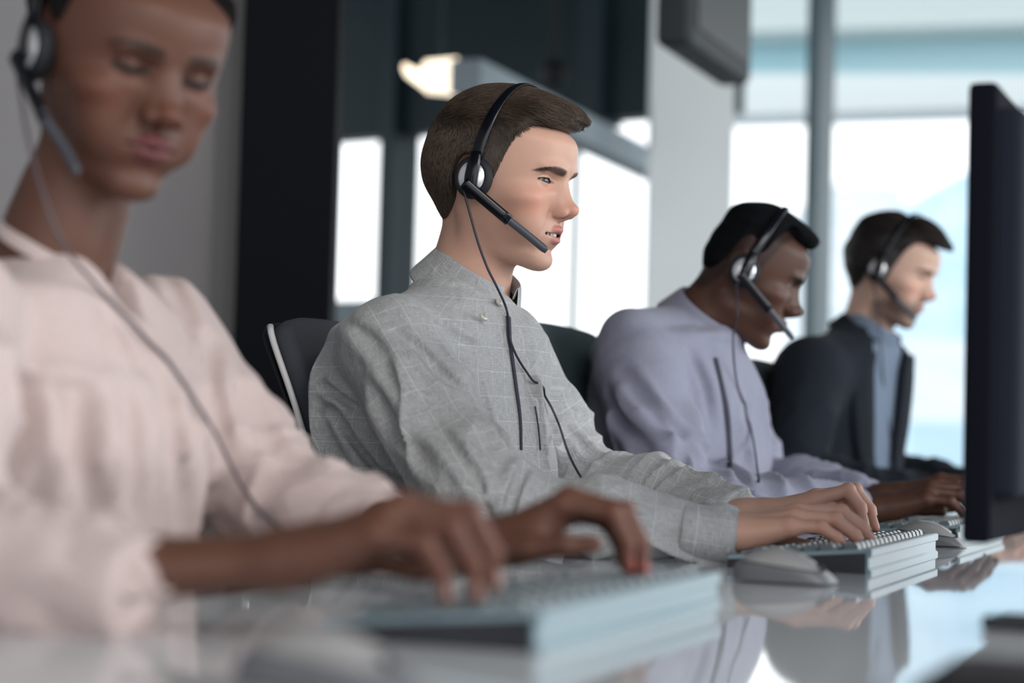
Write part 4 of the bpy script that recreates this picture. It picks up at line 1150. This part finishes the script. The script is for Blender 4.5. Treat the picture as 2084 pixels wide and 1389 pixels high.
# ================================================================== man in the checked shirt
T2 = transform(23, 5.5, -1.5, (-.022, 2.51, 1.1855), 1.0)
NB2 = A3(956, 572, 2.53)
def nodes(Y, lst, zb=.50, last=None):
    o = [(at(a, b, Y), w, d) for a, b, w, d in lst]; c = o[-1][0].copy(); c[2] = zb
    return o + [((c if last is None else last), o[-1][1], o[-1][2])]
tor2 = nodes(2.5, [(950, 592, .050, .052), (934, 612, .074, .066), (917, 638, .112, .084), (908, 668, .158, .103), (900, 720, .170, .116),
                   (893, 850, .172, .130), (905, 1000, .168, .130), (910, 1100, .172, .134), (905, 1240, .19, .15)])
R2 = [(np.array([-.142, 2.345, .972]), .062), (np.array([-.030, 2.205, .800]), .056), (np.array([.10, 2.20, .786]), .043), (np.array([.226, 2.198, .771]), .031)]
L2 = [(np.array([-.018, 2.655, .985]), .068), (np.array([.09, 2.66, .812]), .056), (np.array([.20, 2.55, .800]), .044), (np.array([.270, 2.45, .786]), .033)]
g2 = garment_fn(tor2, TH + .25, [R2, L2], amp=2.3, seed=21, k=.016, traps=[(NB2 - ZW * .045 - FW * .02, R2[0][0] + ZW * .012, .045, .05), (NB2 - ZW * .045 - FW * .02, L2[0][0] + ZW * .008, .045, .05)])
GR2 = grooves(g2, [([(804, 680), (846, 706), (899, 764), (957, 805)], .0075, .006), ([(690, 835), (725, 885), (765, 940), (830, 1008)], .012, .008), ([(878, 864), (925, 915), (965, 975), (1005, 1060)], .008, .007),
    ([(1067, 950), (1050, 985), (1036, 1040), (1030, 1100)], .013, .006), ([(975, 830), (1015, 885), (1050, 935)], .008, .005), ([(1104, 1012), (1088, 1040), (1076, 1070)], .007, .005), ([(1180, 1008), (1166, 1030), (1150, 1060)], .007, .005),
    ([(1240, 1020), (1225, 1040), (1212, 1062)], .006, .005), ([(1290, 1040), (1280, 1060), (1270, 1085)], .005, .005), ([(704, 650), (757, 695), (800, 770), (830, 830)], .006, .008), ([(662, 785), (695, 805), (730, 835)], .007, .006),
    ([(760, 790), (810, 870), (880, 960)], .006, .009), ([(1150, 870), (1185, 905), (1230, 935)], .006, .006), ([(1200, 965), (1240, 960), (1290, 985)], .007, .005), ([(1110, 700), (1085, 760), (1075, 830)], .004, .007), ([(880, 640), (930, 690), (985, 720)], .004, .007), ([(700, 930), (740, 990), (775, 1050)], .007, .008)], t0=1.4)
g2 = garment_fn(tor2, TH + .25, [R2, L2], amp=2.3, seed=21, k=.016, traps=g2.traps, extra=GR2)
hands2 = [dict(side=1, scale=.96, wrist=(.238, 2.198, .774), fwd=(1, -.06, .22), up=(0, -.12, 1), curls=[(8, 30, 16), (12, 34, 16), (14, 34, 18), (12, 30, 18)], elbow=R2[1][0], fore_len=.07, vox=.0012,
               thumb=[(.022, .026, -.012), (.050, .036, -.024), (.078, .030, -.034), (.097, .020, -.040)], nail=(.62, .42, .38)),
          dict(side=-1, scale=.96, wrist=(.292, 2.42, .783), fwd=(1, -.12, .24), up=(0, .1, 1), curls=[(-4, 70, 22), (2, 62, 22), (16, 45, 22), (18, 40, 20)], elbow=L2[1][0], fore_len=.07, vox=.0014, nail=(.62, .42, .38))]
pr2 = dict(mouth_open=.0040, iris=(.030, .030, .017), gaze=(-13, 7), lid_up=.0034, lid_low=.0032, hair_col=(.045, .030, .022), brow_a=.95, brow_col=(.030, .020, .015), lip_col=(.47, .17, .16), jaw=1.0, scalp=.85, lash=(.05, .03, .022))
base2 = (.57, .33, .245)
man2, off2, hf2, prm2 = make_person('person in a grey windowpane check shirt and headset, in focus, typing', T2, pr2, base2, M['skin'], NB2, tor2, [R2, L2], hands2, None, hvox=.00125)
bb = np.array([p for a in (R2, L2) for p, r in a] + [t[0] for t in tor2])
shirt2, V_, Q_ = garment_obj('shirt', g2, bb.min(0) - .22, bb.max(0) + .1, .0036, M['shirt_check'], man2, off2)
fwd_s = FW * .93 + ZW * -.36; up_s = ZW * .93 + FW * .38
CF = FW * .96 - LW * .22
collar_obj('collar', NB2 - ZW * .010 + FW * .002, CF * .90 - ZW * .44, ZW, .0575, .074, .040, .030, .050, .064, M['shirt_check'], man2, off2, flare=.012, pts=.022)
# cuffs
def cuff(arm, m, parent, off, r=.032, ln_=.062, name='cuff', fl_=.004, sq=1.0):
    a, b = arm[-2][0], arm[-1][0]; d = (b - a) / np.linalg.norm(b - a); e = b + d * .028
    P = np.array([e - d * ln_, e - d * (ln_ - .003), e - d * ln_ * .5, e - d * .003, e, e - d * .002, e - d * .02]); rr = np.array([r * .97, r * 1.05, r * 1.03 + fl_ * .4, r * 1.02 + fl_ * .5, r * .98 + fl_ * .5, r * .93, r * .86])
    V, F = tube_arrays(P - off, rr, 28, up=(0, 0, 1.), flat=(1.08, sq)); F = F[:-2]
    Vc = V.copy(); me = raw_mesh(name, Vc, np.array(F)); uv = me.uv_layers.new(name='uv'); lv = np.zeros(len(me.loops), np.int32); me.loops.foreach_get('vertex_index', lv)
    uv.data.foreach_set('uv', np.stack([(lv % 28) * .0072, (lv // 28) * .012 + .004], 1).astype(np.float32).ravel()); o = link(name, me, m, parent)
    b_ = o.modifiers.new('s', 'SUBSURF'); b_.levels = b_.render_levels = 1; return o
cuff(R2, M['shirt_check'], man2, off2, .0335, sq=.88); cuff(L2, M['shirt_check'], man2, off2, .0335, sq=.88)
# front opening, pocket and buttons lie on the cloth
def band(name, f, px, width, m, parent, off, lift=.0012, n=50, thick=.0016, Y0=1.4):
    P = smooth_path([at(a, b, 2.5) for a, b in px], n); D = np.array([_c_dir(p) for p in P])
    C, _ = cast(f, np.broadcast_to(_c, D.shape), D, 6, lift, Y0)
    G = grad(f, C.astype(np.float32), .004); G /= np.linalg.norm(G, axis=1)[:, None]
    T_ = np.gradient(C, axis=0); T_ /= np.linalg.norm(T_, axis=1)[:, None]; S_ = np.cross(T_, G); S_ /= np.linalg.norm(S_, axis=1)[:, None]
    w = np.broadcast_to(width, (n,))[:, None] / 2; th = thick
    V = np.stack([C - S_ * w, C - S_ * w + G * th * .7, C - S_ * w * .7 + G * th, C + S_ * w * .7 + G * th, C + S_ * w + G * th * .7, C + S_ * w, C - G * .004], 1).reshape(-1, 3) - off
    F = [(i * 7 + j, i * 7 + (j + 1) % 7, (i + 1) * 7 + (j + 1) % 7, (i + 1) * 7 + j) for i in range(n - 1) for j in range(7)]
    me = raw_mesh(name, V, np.array(F)); uv = me.uv_layers.new(name='uv'); lv = np.zeros(len(me.loops), np.int32); me.loops.foreach_get('vertex_index', lv)
    uv.data.foreach_set('uv', np.stack([(lv % 7) * .004 + .003, (lv // 7) * .0075 + .002], 1).astype(np.float32).ravel())
    return link(name, me, m, parent)
sm2 = lambda P: g2(P, False) if False else g2(P)
band('placket_seam', g2, [(1034, 645), (1038, 700), (1049, 780), (1058, 850), (1060, 915)], np.linspace(.0065, .0028, 50), M['placket_dark'], man2, off2, lift=.0010, thick=.0022)
band('pocket_seam', g2, [(1089, 826), (1096, 870), (1100, 915)], .0016, M['placket_dark'], man2, off2, lift=.0010, thick=.0008)
def button(px, py, f, parent, off, Y0=1.6, r=.0058, lift=.0040):
    P = hit(f, (px, py), lift, Y0)[0]; G = grad(f, P[None].astype(np.float32), .004)[0]; G /= np.linalg.norm(G)
    mb = MB(); mb.cyl(P - off - G * .001, P - off + G * .0014, r, r * .92, 24)
    b = mb.build('button', M['button'], parent, True)
    T_ = np.cross(G, ZW); T_ /= np.linalg.norm(T_); U_ = np.cross(T_, G); mb = MB()
    for s1 in (-1, 1):
        for s2 in (-1, 1): mb.cyl(P - off + G * .001 + T_ * s1 * .0013 + U_ * s2 * .0013, P - off + G * .0018 + T_ * s1 * .0013 + U_ * s2 * .0013, .0006, seg=8)
    mb.build('button_holes', M['placket_dark'], b)
col2 = man2.children
button(1016, 614, lambda P: np.minimum(g2(P), cap(P, NB2 - ZW * .03, NB2 + ZW * .03, .066)), man2, off2)
button(984, 644, g2, man2, off2, lift=.010)
# hair
def thick2(P):
    z, x, ay = P[:, 2], P[:, 0], np.abs(P[:, 1])
    t = .0060 + .004 * sstep(z, .07, .12) + .004 * sstep(x, .0, .07) * sstep(z, .08, .11)
    t = t * (1 - .75 * sstep(-z, -.01, .06)) + .002 * sstep(-x, .05, .09) * sstep(z, -.02, .03)
    return t - .005 * sstep(x, .01, .04) * (1 - sstep(z, .04, .08))
def rotq(P, c, a):
    q = P - np.array(c, np.float32); return np.stack([q[:, 0] * math.cos(a) - q[:, 2] * math.sin(a), q[:, 1], q[:, 0] * math.sin(a) + q[:, 2] * math.cos(a)], 1)
def quiff2(d, P):
    q = ell(rotq(P, (.069, 0, .1010), .34), (0, 0, 0), (.025, .050, .0095)); q2 = ell(rotq(P, (.051, 0, .104), .22), (0, 0, 0), (.050, .058, .020)); return smin(smin(d, q, .010), q2, .014)
def comb2(P):
    w = sstep(P[:, 2], .06, .095)[:, None]; a = np.array([1.0, .18, -.02]); b = np.array([-.30, 0, -1.0])
    fr = sstep(P[:, 0], .055, .085)[:, None] * (1 - w) * 0
    return (w * a + (1 - w) * b).astype(np.float32)
def len2(P): return .013 + .020 * sstep(P[:, 2], .07, .11) - .006 * sstep(P[:, 0], .065, .09)
hair_cap(T2, off2, man2, hf2, prm2, thick2, vox=.002, noise=(.0022, 110), extra=quiff2, tint=(.032, .022, .017), n=30000, comb=comb2, length=len2, lift=.30, col=(.105, .074, .055), rad=.00038)
brow_strands(T2, off2, man2, hf2, prm2); lash_strands(T2, off2, man2, hf2, prm2)
# headset with its cable down the front of the shirt
cabp = [(952, 404, 0), (958, 440, 0), (972, 490, 0), (992, 545, 0), (1012, 585, 1), (1032, 632, 1), (1036, 680, 1), (1052, 725, 1), (1085, 775, 1), (1115, 815, 1), (1137, 862, 1), (1158, 925, 2), (1185, 975, 2), (1203, 1000, 2)]
h2l = w2l(T2); allf = lambda P: np.minimum(g2(P), hf2(h2l(P)))
pts = []
for a, b, kd in cabp:
    if kd == 2: pts.append(at(a, b, 2.40 if b < 950 else 2.36))
    else:
        p = hit(allf, (a, b), .0055, 1.6)[0]; pts.append(p)
e0 = xf(T2, [-.007, -.093, -.006]); pts[0] = e0
for i_ in range(1, 5):
    y_ = e0[1] + (pts[6][1] - e0[1]) * i_ / 6; y_ = min(y_, pts[i_][1]); pts[i_] = at(cabp[i_][0], cabp[i_][1], y_)
make_headset(T2, 'black and silver headset on the man in the checked shirt', pts, keep=allf)
# ================================================================== man in the lilac shirt
T3 = transform(6, 19, 0, (.366, 3.16, 1.131), .99)
NB3 = at(1428, 652, 3.17)
tor3 = nodes(3.15, [(1425, 668, .050, .052), (1398, 676, .092, .078), (1368, 704, .142, .098), (1372, 755, .168, .108), (1364, 850, .172, .124), (1378, 980, .165, .128), (1385, 1080, .17, .132), (1372, 1200, .19, .15)])
R3 = [(np.array([.195, 3.00, .975]), .068), (np.array([.245, 2.865, .785]), .056), (np.array([.38, 2.90, .780]), .045), (np.array([.505, 2.945, .776]), .034)]
L3 = [(np.array([.325, 3.34, .975]), .068), (np.array([.43, 3.34, .80]), .054), (np.array([.56, 3.16, .788]), .034)]
g3 = garment_fn(tor3, TH + .458, [R3, L3], amp=2.4, seed=5, k=.02, traps=[(NB3 - ZW * .03 - FW * .03, at(1285, 692, 3.03), .050, .052), (NB3 - ZW * .03 - FW * .03, L3[0][0] + ZW * .01, .05, .05)])
GR3 = grooves(g3, [([(1270, 760), (1330, 830), (1400, 900)], .010, .010), ([(1240, 800), (1290, 890), (1360, 980)], .011, .011), ([(1400, 720), (1430, 790), (1440, 870)], .008, .009), ([(1420, 900), (1470, 950), (1530, 990)], .009, .008),
    ([(1200, 860), (1230, 930), (1280, 1000)], .009, .010), ([(1535, 800), (1520, 860), (1515, 930)], .006, .009)], t0=2.)
g3 = garment_fn(tor3, TH + .28, [R3, L3], amp=2.4, seed=5, k=.02, traps=g3.traps, extra=GR3)
hands3 = [dict(side=1, wrist=(.545, 2.95, .778), fwd=(1, -.10, .32), up=(0, -.1, 1), curls=[(12, 38, 16), (18, 34, 14), (22, 34, 14), (22, 32, 16)], elbow=R3[1][0], fore_len=.08, vox=.0022),
          dict(side=-1, wrist=(.595, 3.125, .79), fwd=(1, -.22, .30), up=(0, 0, 1), curls=[(12, 38, 16), (18, 36, 14), (20, 34, 14), (20, 32, 16)], elbow=L3[1][0], fore_len=.08, vox=.0025)]
pr3 = dict(iris=(.02, .012, .008), gaze=(0, 16), lid_up=.0008, lid_low=.0042, hair_col=(.008, .008, .009), brow_a=.9, brow_w=.0052, lip_col=(.11, .045, .040), lip=1.35, nose_w=1.22, jaw=1.08, scalp=.62, lash=(.005, .004, .004), blush=(1.1, .85, .8), hair_up=.004, occ=.026)
base3 = (.085, .039, .027)
man3, off3, hf3, prm3 = make_person('person in a lilac shirt with short black faded hair, leaning forward to type', T3, pr3, base3, M['skin_dark'], NB3, tor3, [R3, L3], hands3, None, hvox=.0019)
bb = np.array([p for a in (R3, L3) for p, r in a] + [t[0] for t in tor3])
garment_obj('shirt', g3, bb.min(0) - .22, bb.max(0) + .1, .0055, M['shirt_lilac'], man3, off3)
collar_obj('collar', NB3 - ZW * .010 + FW * .0, CF * .84 - ZW * .54, ZW, .0580, .072, .040, .030, .046, .060, M['shirt_lilac'], man3, off3, flare=.012)
cuff(R3, M['shirt_lilac'], man3, off3, .035, sq=.88); cuff(L3, M['shirt_lilac'], man3, off3, .035, sq=.88)
band('placket_seam', g3, [(1456, 728), (1466, 770), (1478, 830), (1484, 890), (1486, 950)], .009, M['placket_dark'], man3, off3, lift=.001, thick=.002, Y0=2.2)
def thick3(P):
    z, x = P[:, 2], P[:, 0]
    return .0015 + .012 * sstep(z, .075, .115) + .004 * sstep(x, .03, .07) * sstep(z, .07, .09)
def box3(d, P):
    return smin(d, ell(P, (.070, 0, .098), (.028, .048, .017)), .014)
prm3c = dict(prm3); prm3c['side_up'] = .038
hair_cap(T3, off3, man3, hf3, prm3c, thick3, vox=.0028, noise=(.0012, 210), extra=box3, tint=(.006, .0065, .008), seed=9, hm='hair_matte')
make_headset(T3, 'black and silver headset on the man in the lilac shirt', [xf(T3, [-.004, -.094, -.012]), at(1500, 640, 3.08), at(1492, 690, 3.05), hit(g3, (1500, 780), .004, 2.2)[0], hit(g3, (1530, 880), .004, 2.2)[0], hit(g3, (1545, 980), .004, 2.2)[0]], btop=.136, boom_tip=(.110, -.050, -.062), keep=g3)

# ================================================================== man in the dark jacket
T4 = transform(27, 15, 0, (.760, 3.98, 1.212), .965)
NB4 = at(1765, 668, 4.0)
tor4 = nodes(4.0, [(1764, 684, .050, .052), (1752, 698, .088, .075), (1735, 718, .14, .093), (1716, 752, .168, .108), (1700, 830, .176, .122), (1694, 930, .170, .122), (1692, 1010, .175, .13), (1684, 1100, .19, .15)])
R4 = [(np.array([.585, 3.855, 1.005]), .070), (np.array([.545, 3.77, .800]), .060), (np.array([.66, 3.735, .788]), .048), (np.array([.80, 3.72, .780]), .037)]
L4 = [(np.array([.715, 4.185, 1.005]), .070), (np.array([.80, 4.22, .80]), .056), (np.array([.99, 4.0, .79]), .036)]
g4s = garment_fn([(c, w - .008, d - .008) for c, w, d in tor4], TH + .45, [], amp=.6, seed=8)
def opening(P):
    _, u, v = g4s.tor(P); z = P[:, 2]
    wd = np.interp(z, [.66, .80, 1.00, 1.07, 1.12], [.012, .030, .050, .055, .05]).astype(np.float32)
    return np.maximum(np.abs(v - .004) - wd, -u)
g4 = garment_fn(tor4, TH + .45, [R4, L4], amp=1.5, seed=12, k=.03, traps=[(NB4 - ZW * .04 - FW * .02, R4[0][0] + ZW * .012, .05, .055), (NB4 - ZW * .04 - FW * .02, L4[0][0] + ZW * .008, .05, .05)], extra=lambda d, P: smax(d, -np.maximum(opening(P), -(g4s(P) + .006)), .003))
hands4 = [dict(side=1, wrist=(.84, 3.72, .785), fwd=(1, -.2, .25), up=(0, 0, 1), curls=[(15, 35, 16)] * 4, elbow=R4[1][0], fore_len=.06, vox=.003),
          dict(side=-1, wrist=(1.03, 3.95, .79), fwd=(1, -.3, .25), up=(0, 0, 1), curls=[(15, 35, 16)] * 4, elbow=L4[1][0], fore_len=.06, vox=.003)]
pr4 = dict(iris=(.03, .025, .02), gaze=(0, 12), lid_up=.0024, lid_low=.0040, hair_col=(.016, .012, .011), brow_a=.8, brow_w=.0050, lip_col=(.40, .19, .17), jaw=1.04, scalp=.9, beard=.8, beard_col=(.045, .028, .022), lash=(.02, .015, .012), nose_w=.95)
base4 = (.56, .36, .28)
man4, off4, hf4, prm4 = make_person('person in a dark navy jacket with a trimmed beard, farthest along the desk', T4, pr4, base4, M['skin'], NB4, tor4, [R4, L4], hands4, None, hvox=.0022)
bb = np.array([p for a in (R4, L4) for p, r in a] + [t[0] for t in tor4])
garment_obj('jacket', g4, bb.min(0) - .22, bb.max(0) + .1, .006, M['jacket'], man4, off4)
lo = np.array([t[0] for t in tor4]); garment_obj('shirt', g4s, lo.min(0) - .22, lo.max(0) + np.array([.22, .22, .03]), .009, M['shirt_blue'], man4, off4)
collar_obj('shirt_collar', NB4 - ZW * .016 + FW * .004, FW * .88 - ZW * .46, ZW, .0585, .064, .038, .030, .042, .055, M['shirt_blue'], man4, off4, flare=.006)
collar_obj('jacket_collar', NB4 - ZW * .034 - FW * .002, FW * .86 - ZW * .50, ZW, .069, .078, .038, .018, .040, .030, M['jacket'], man4, off4, flare=.014, gap=62, thick=.004)
F4 = np.array([math.cos(TH + .45), -math.sin(TH + .45), 0]); L4_ = np.array([math.sin(TH + .45), math.cos(TH + .45), 0])
def lapel(sgn):
    zz = np.linspace(.72, 1.055, 26); V = []
    for z in zz:
        t = (z - .72) / .335; wd = float(np.interp(z, [.66, .80, 1.00, 1.07], [.012, .030, .050, .055])); lw = .012 + .045 * math.sin(min(1, t * 1.15) * PI * .55) * (1 if t < .88 else 1 - (t - .88) * 3)
        for q in (0, .35, .7, 1.0):
            v = sgn * (wd - .003 + lw * q) + .004
            cx, cy = np.interp(z, [c[0][2] for c in sorted(tor4, key=lambda a: a[0][2])], [c[0][0] for c in sorted(tor4, key=lambda a: a[0][2])]), np.interp(z, [c[0][2] for c in sorted(tor4, key=lambda a: a[0][2])], [c[0][1] for c in sorted(tor4, key=lambda a: a[0][2])])
            V.append(np.array([cx, cy, z]) + F4 * .26 + L4_ * v)
    V = np.array(V); C, _ = cast(lambda P: garment_f4(P), V, -F4, .3, .004)
    F = [(i * 4 + j, i * 4 + j + 1, (i + 1) * 4 + j + 1, (i + 1) * 4 + j) for i in range(25) for j in range(3)]
    o = link('lapel', raw_mesh('lapel', C - off4, np.array(F)), M['jacket'], man4); s_ = o.modifiers.new('s', 'SOLIDIFY'); s_.thickness = .005; s_.offset = 0
garment_f4 = garment_fn(tor4, TH + .45, [], amp=0)
lapel(1); lapel(-1)
def thick4(P):
    z, x = P[:, 2], P[:, 0]
    return (.0075 + .007 * sstep(z, .05, .10) + .003 * sstep(x, .0, .07) * sstep(z, .08, .11) - .010 * np.exp(-((x - .012) / .012) ** 2) * sstep(z, .08, .11)) * (1 - .6 * sstep(-z, -.01, .05))
def quiff4(d, P):
    return smin(smin(d, ell(rotq(P, (.080, 0, .098), .40), (0, 0, 0), (.034, .048, .0125)), .010), ell(rotq(P, (.050, 0, .112), .30), (0, 0, 0), (.038, .055, .020)), .012)
hair_cap(T4, off4, man4, hf4, prm4, thick4, vox=.0026, noise=(.0026, 100), extra=quiff4, tint=(.012, .010, .010), n=7000, comb=comb2, length=len2, lift=.22, col=(.030, .022, .020), rad=.0006, seed=6)
make_headset(T4, 'black and silver headset on the man in the dark jacket', [xf(T4, [-.004, -.094, -.012]), at(1785, 620, 3.92), at(1792, 690, 3.90), hit(g4, (1800, 800), .004, 3.)[0], hit(g4, (1815, 900), .004, 3.)[0]], btop=.142, keep=g4)

# ================================================================== woman in the pink blouse
TW = transform(52, 14, 4.5, (-.347, 1.70, 1.174), .985)
NBW = np.array([-.402, 1.725, 1.030])
def wn_(z, x, y, w, d): return (np.array([x, y, z]), w, d)
torw = [wn_(1.022, -.400, 1.725, .045, .048), wn_(1.005, -.403, 1.725, .078, .066), wn_(.985, -.406, 1.725, .124, .080), wn_(.955, -.404, 1.722, .145, .094), wn_(.90, -.394, 1.715, .156, .112), wn_(.86, -.390, 1.713, .158, .120),
        wn_(.79, -.396, 1.715, .152, .112), wn_(.72, -.402, 1.718, .155, .114), wn_(.60, -.41, 1.722, .175, .13), wn_(.50, -.41, 1.722, .18, .14)]
RW = [(np.array([-.452, 1.575, .965]), .055), (np.array([-.395, 1.355, .790]), .050), (np.array([-.262, 1.302, .772]), .036)]
LW_ = [(np.array([-.338, 1.868, .962]), .057), (np.array([-.215, 1.79, .818]), .049), (np.array([-.120, 1.70, .794]), .036)]
def ruff(d, P):
    # gathered seam across the chest and at the shoulder
    _, u, v = g_w0.tor(P)
    zc = .905 + .06 * np.abs(v) * 2
    near = np.exp(-((P[:, 2] - zc) / .010) ** 2) * (u > 0)
    notch = np.maximum(np.abs(v) - np.interp(P[:, 2], [.940, .985, 1.03], [.0, .017, .032]).astype(np.float32), -u); d = smax(d, -notch, .004)
    return d - .004 * near - .0022 * np.sin(v * 330 + 2 * np.sin(P[:, 2] * 40)) * sstep(-(P[:, 2] - zc), .0, .03) * (u > 0) * np.exp(-np.maximum(zc - P[:, 2], 0) / .12) - .008 * np.exp(-((v - .0) / .010) ** 2) * (u > 0) * sstep(P[:, 2], .80, .86)
g_w0 = garment_fn(torw, TH, [], amp=0)
gw = garment_fn(torw, TH, [RW, LW_], amp=1.8, seed=31, k=.035, extra=ruff)
GRW = grooves(gw, [([(215, 640), (245, 700), (280, 750)], .008, .006), ([(430, 690), (425, 760), (440, 850), (450, 950)], .010, .008), ([(250, 790), (265, 880), (270, 980), (275, 1080)], .008, .009), ([(330, 780), (350, 880), (360, 1000), (365, 1100)], .007, .009), ([(150, 800), (160, 900), (170, 1020)], .006, .010),
    ([(500, 800), (540, 880), (590, 950)], .007, .010), ([(330, 560), (370, 620), (395, 690)], .006, .008), ([(30, 820), (40, 920), (60, 1020)], .006, .010)], t0=.9)
gw = garment_fn(torw, TH, [RW, LW_], amp=1.8, seed=31, k=.02, extra=lambda d, P: GRW(ruff(d, P), P))
elR, elL = np.array([-.395, 1.355, .775]), np.array([-.205, 1.775, .82])
handsw = [dict(side=1, wrist=(-.150, 1.305, .792), fwd=(1, -.18, .40), up=(-.3, -.1, 1), curls=[(26, 55, 26), (28, 54, 26), (30, 50, 26), (30, 46, 26)], elbow=np.array([-.40, 1.335, .765]), fore_len=.20, r=(.024, .029), vox=.0024, scale=.95, slim=.9,
               thumb=[(.022, .026, -.012), (.052, .040, -.028), (.080, .034, -.044), (.100, .026, -.050)], nail=(.45, .25, .21)),
          dict(side=-1, wrist=(-.026, 1.59, .785), fwd=(1, -.20, .50), up=(-.4, .1, 1), curls=[(34, 54, 24), (38, 50, 24), (38, 48, 24), (36, 44, 22)], elbow=elL, fore_len=.14, r=(.022, .023), vox=.0024, scale=.95, slim=.9, nail=(.45, .08, .09))]
prw = dict(iris=(.02, .012, .008), gaze=(0, 30), lid_up=-.0030, lid_low=.0042, lash_w=.0048, hair_col=(.012, .009, .008), brow_a=.9, brow_w=.0042, brow=.6, lip_col=(.125, .034, .040), lip=1.25, brow_z=.0050, nose_w=1.12, jaw=.93, adam=0, scalp=.9, lash=(.008, .005, .005), blush=(1.15, .82, .76), fold=.4, hair_up=.034, ear=.9)
basew = (.115, .052, .035)
woman, offw, hfw, prmw = make_person('person in a pale pink blouse looking down, nearest the camera, typing', TW, prw, basew, M['skin_dark'], NBW, torw, [RW, LW_], handsw, None, hvox=.0018, neck_r=.046)
bb = np.array([p for a in (RW, LW_) for p, r in a] + [t[0] for t in torw])
garment_obj('blouse', gw, bb.min(0) - .2, bb.max(0) + .1, .0042, M['blouse'], woman, offw)
collar_obj('collar_band', NBW - ZW * .020, FW * .93 - ZW * .36, ZW, .0555, .060, .030, .016, .012, .010, M['blouse'], woman, offw, flare=.004, gap=20, pts=.0)
cuff(RW, M['blouse'], woman, offw, .035, ln_=.060, name='sleeve_cuff', fl_=.004); cuff(LW_, M['blouse'], woman, offw, .036, ln_=.05, name='sleeve_cuff', fl_=.004)
lash_strands(TW, offw, woman, hfw, prmw, 260)
def thickw(P): return .007 + .006 * sstep(P[:, 2], .05, .11)
hair_cap(TW, offw, woman, hfw, prmw, thickw, vox=.003, noise=(.0016, 300), tint=(.012, .010, .010), seed=15, hm='hair_matte', extra=lambda d, P: smin(d, ell(P, (-.115, 0, .06), (.045, .05, .045)), .02))
make_headset(TW, 'blurred black and silver headset on the woman in pink', [xf(TW, [-.004, -.094, -.012]), at(62, 300, 1.60), at(120, 480, 1.585), hit(gw, (205, 590), .006, .9)[0], hit(gw, (300, 690), .005, .9)[0], hit(gw, (420, 850), .005, .9)[0], hit(gw, (500, 1000), .005, .9)[0], hit(gw, (600, 1110), .005, .9)[0]], boom_tip=(.094, -.066, -.080), tilt=.45, keep=gw, far_side=False, cmat='cable_soft')
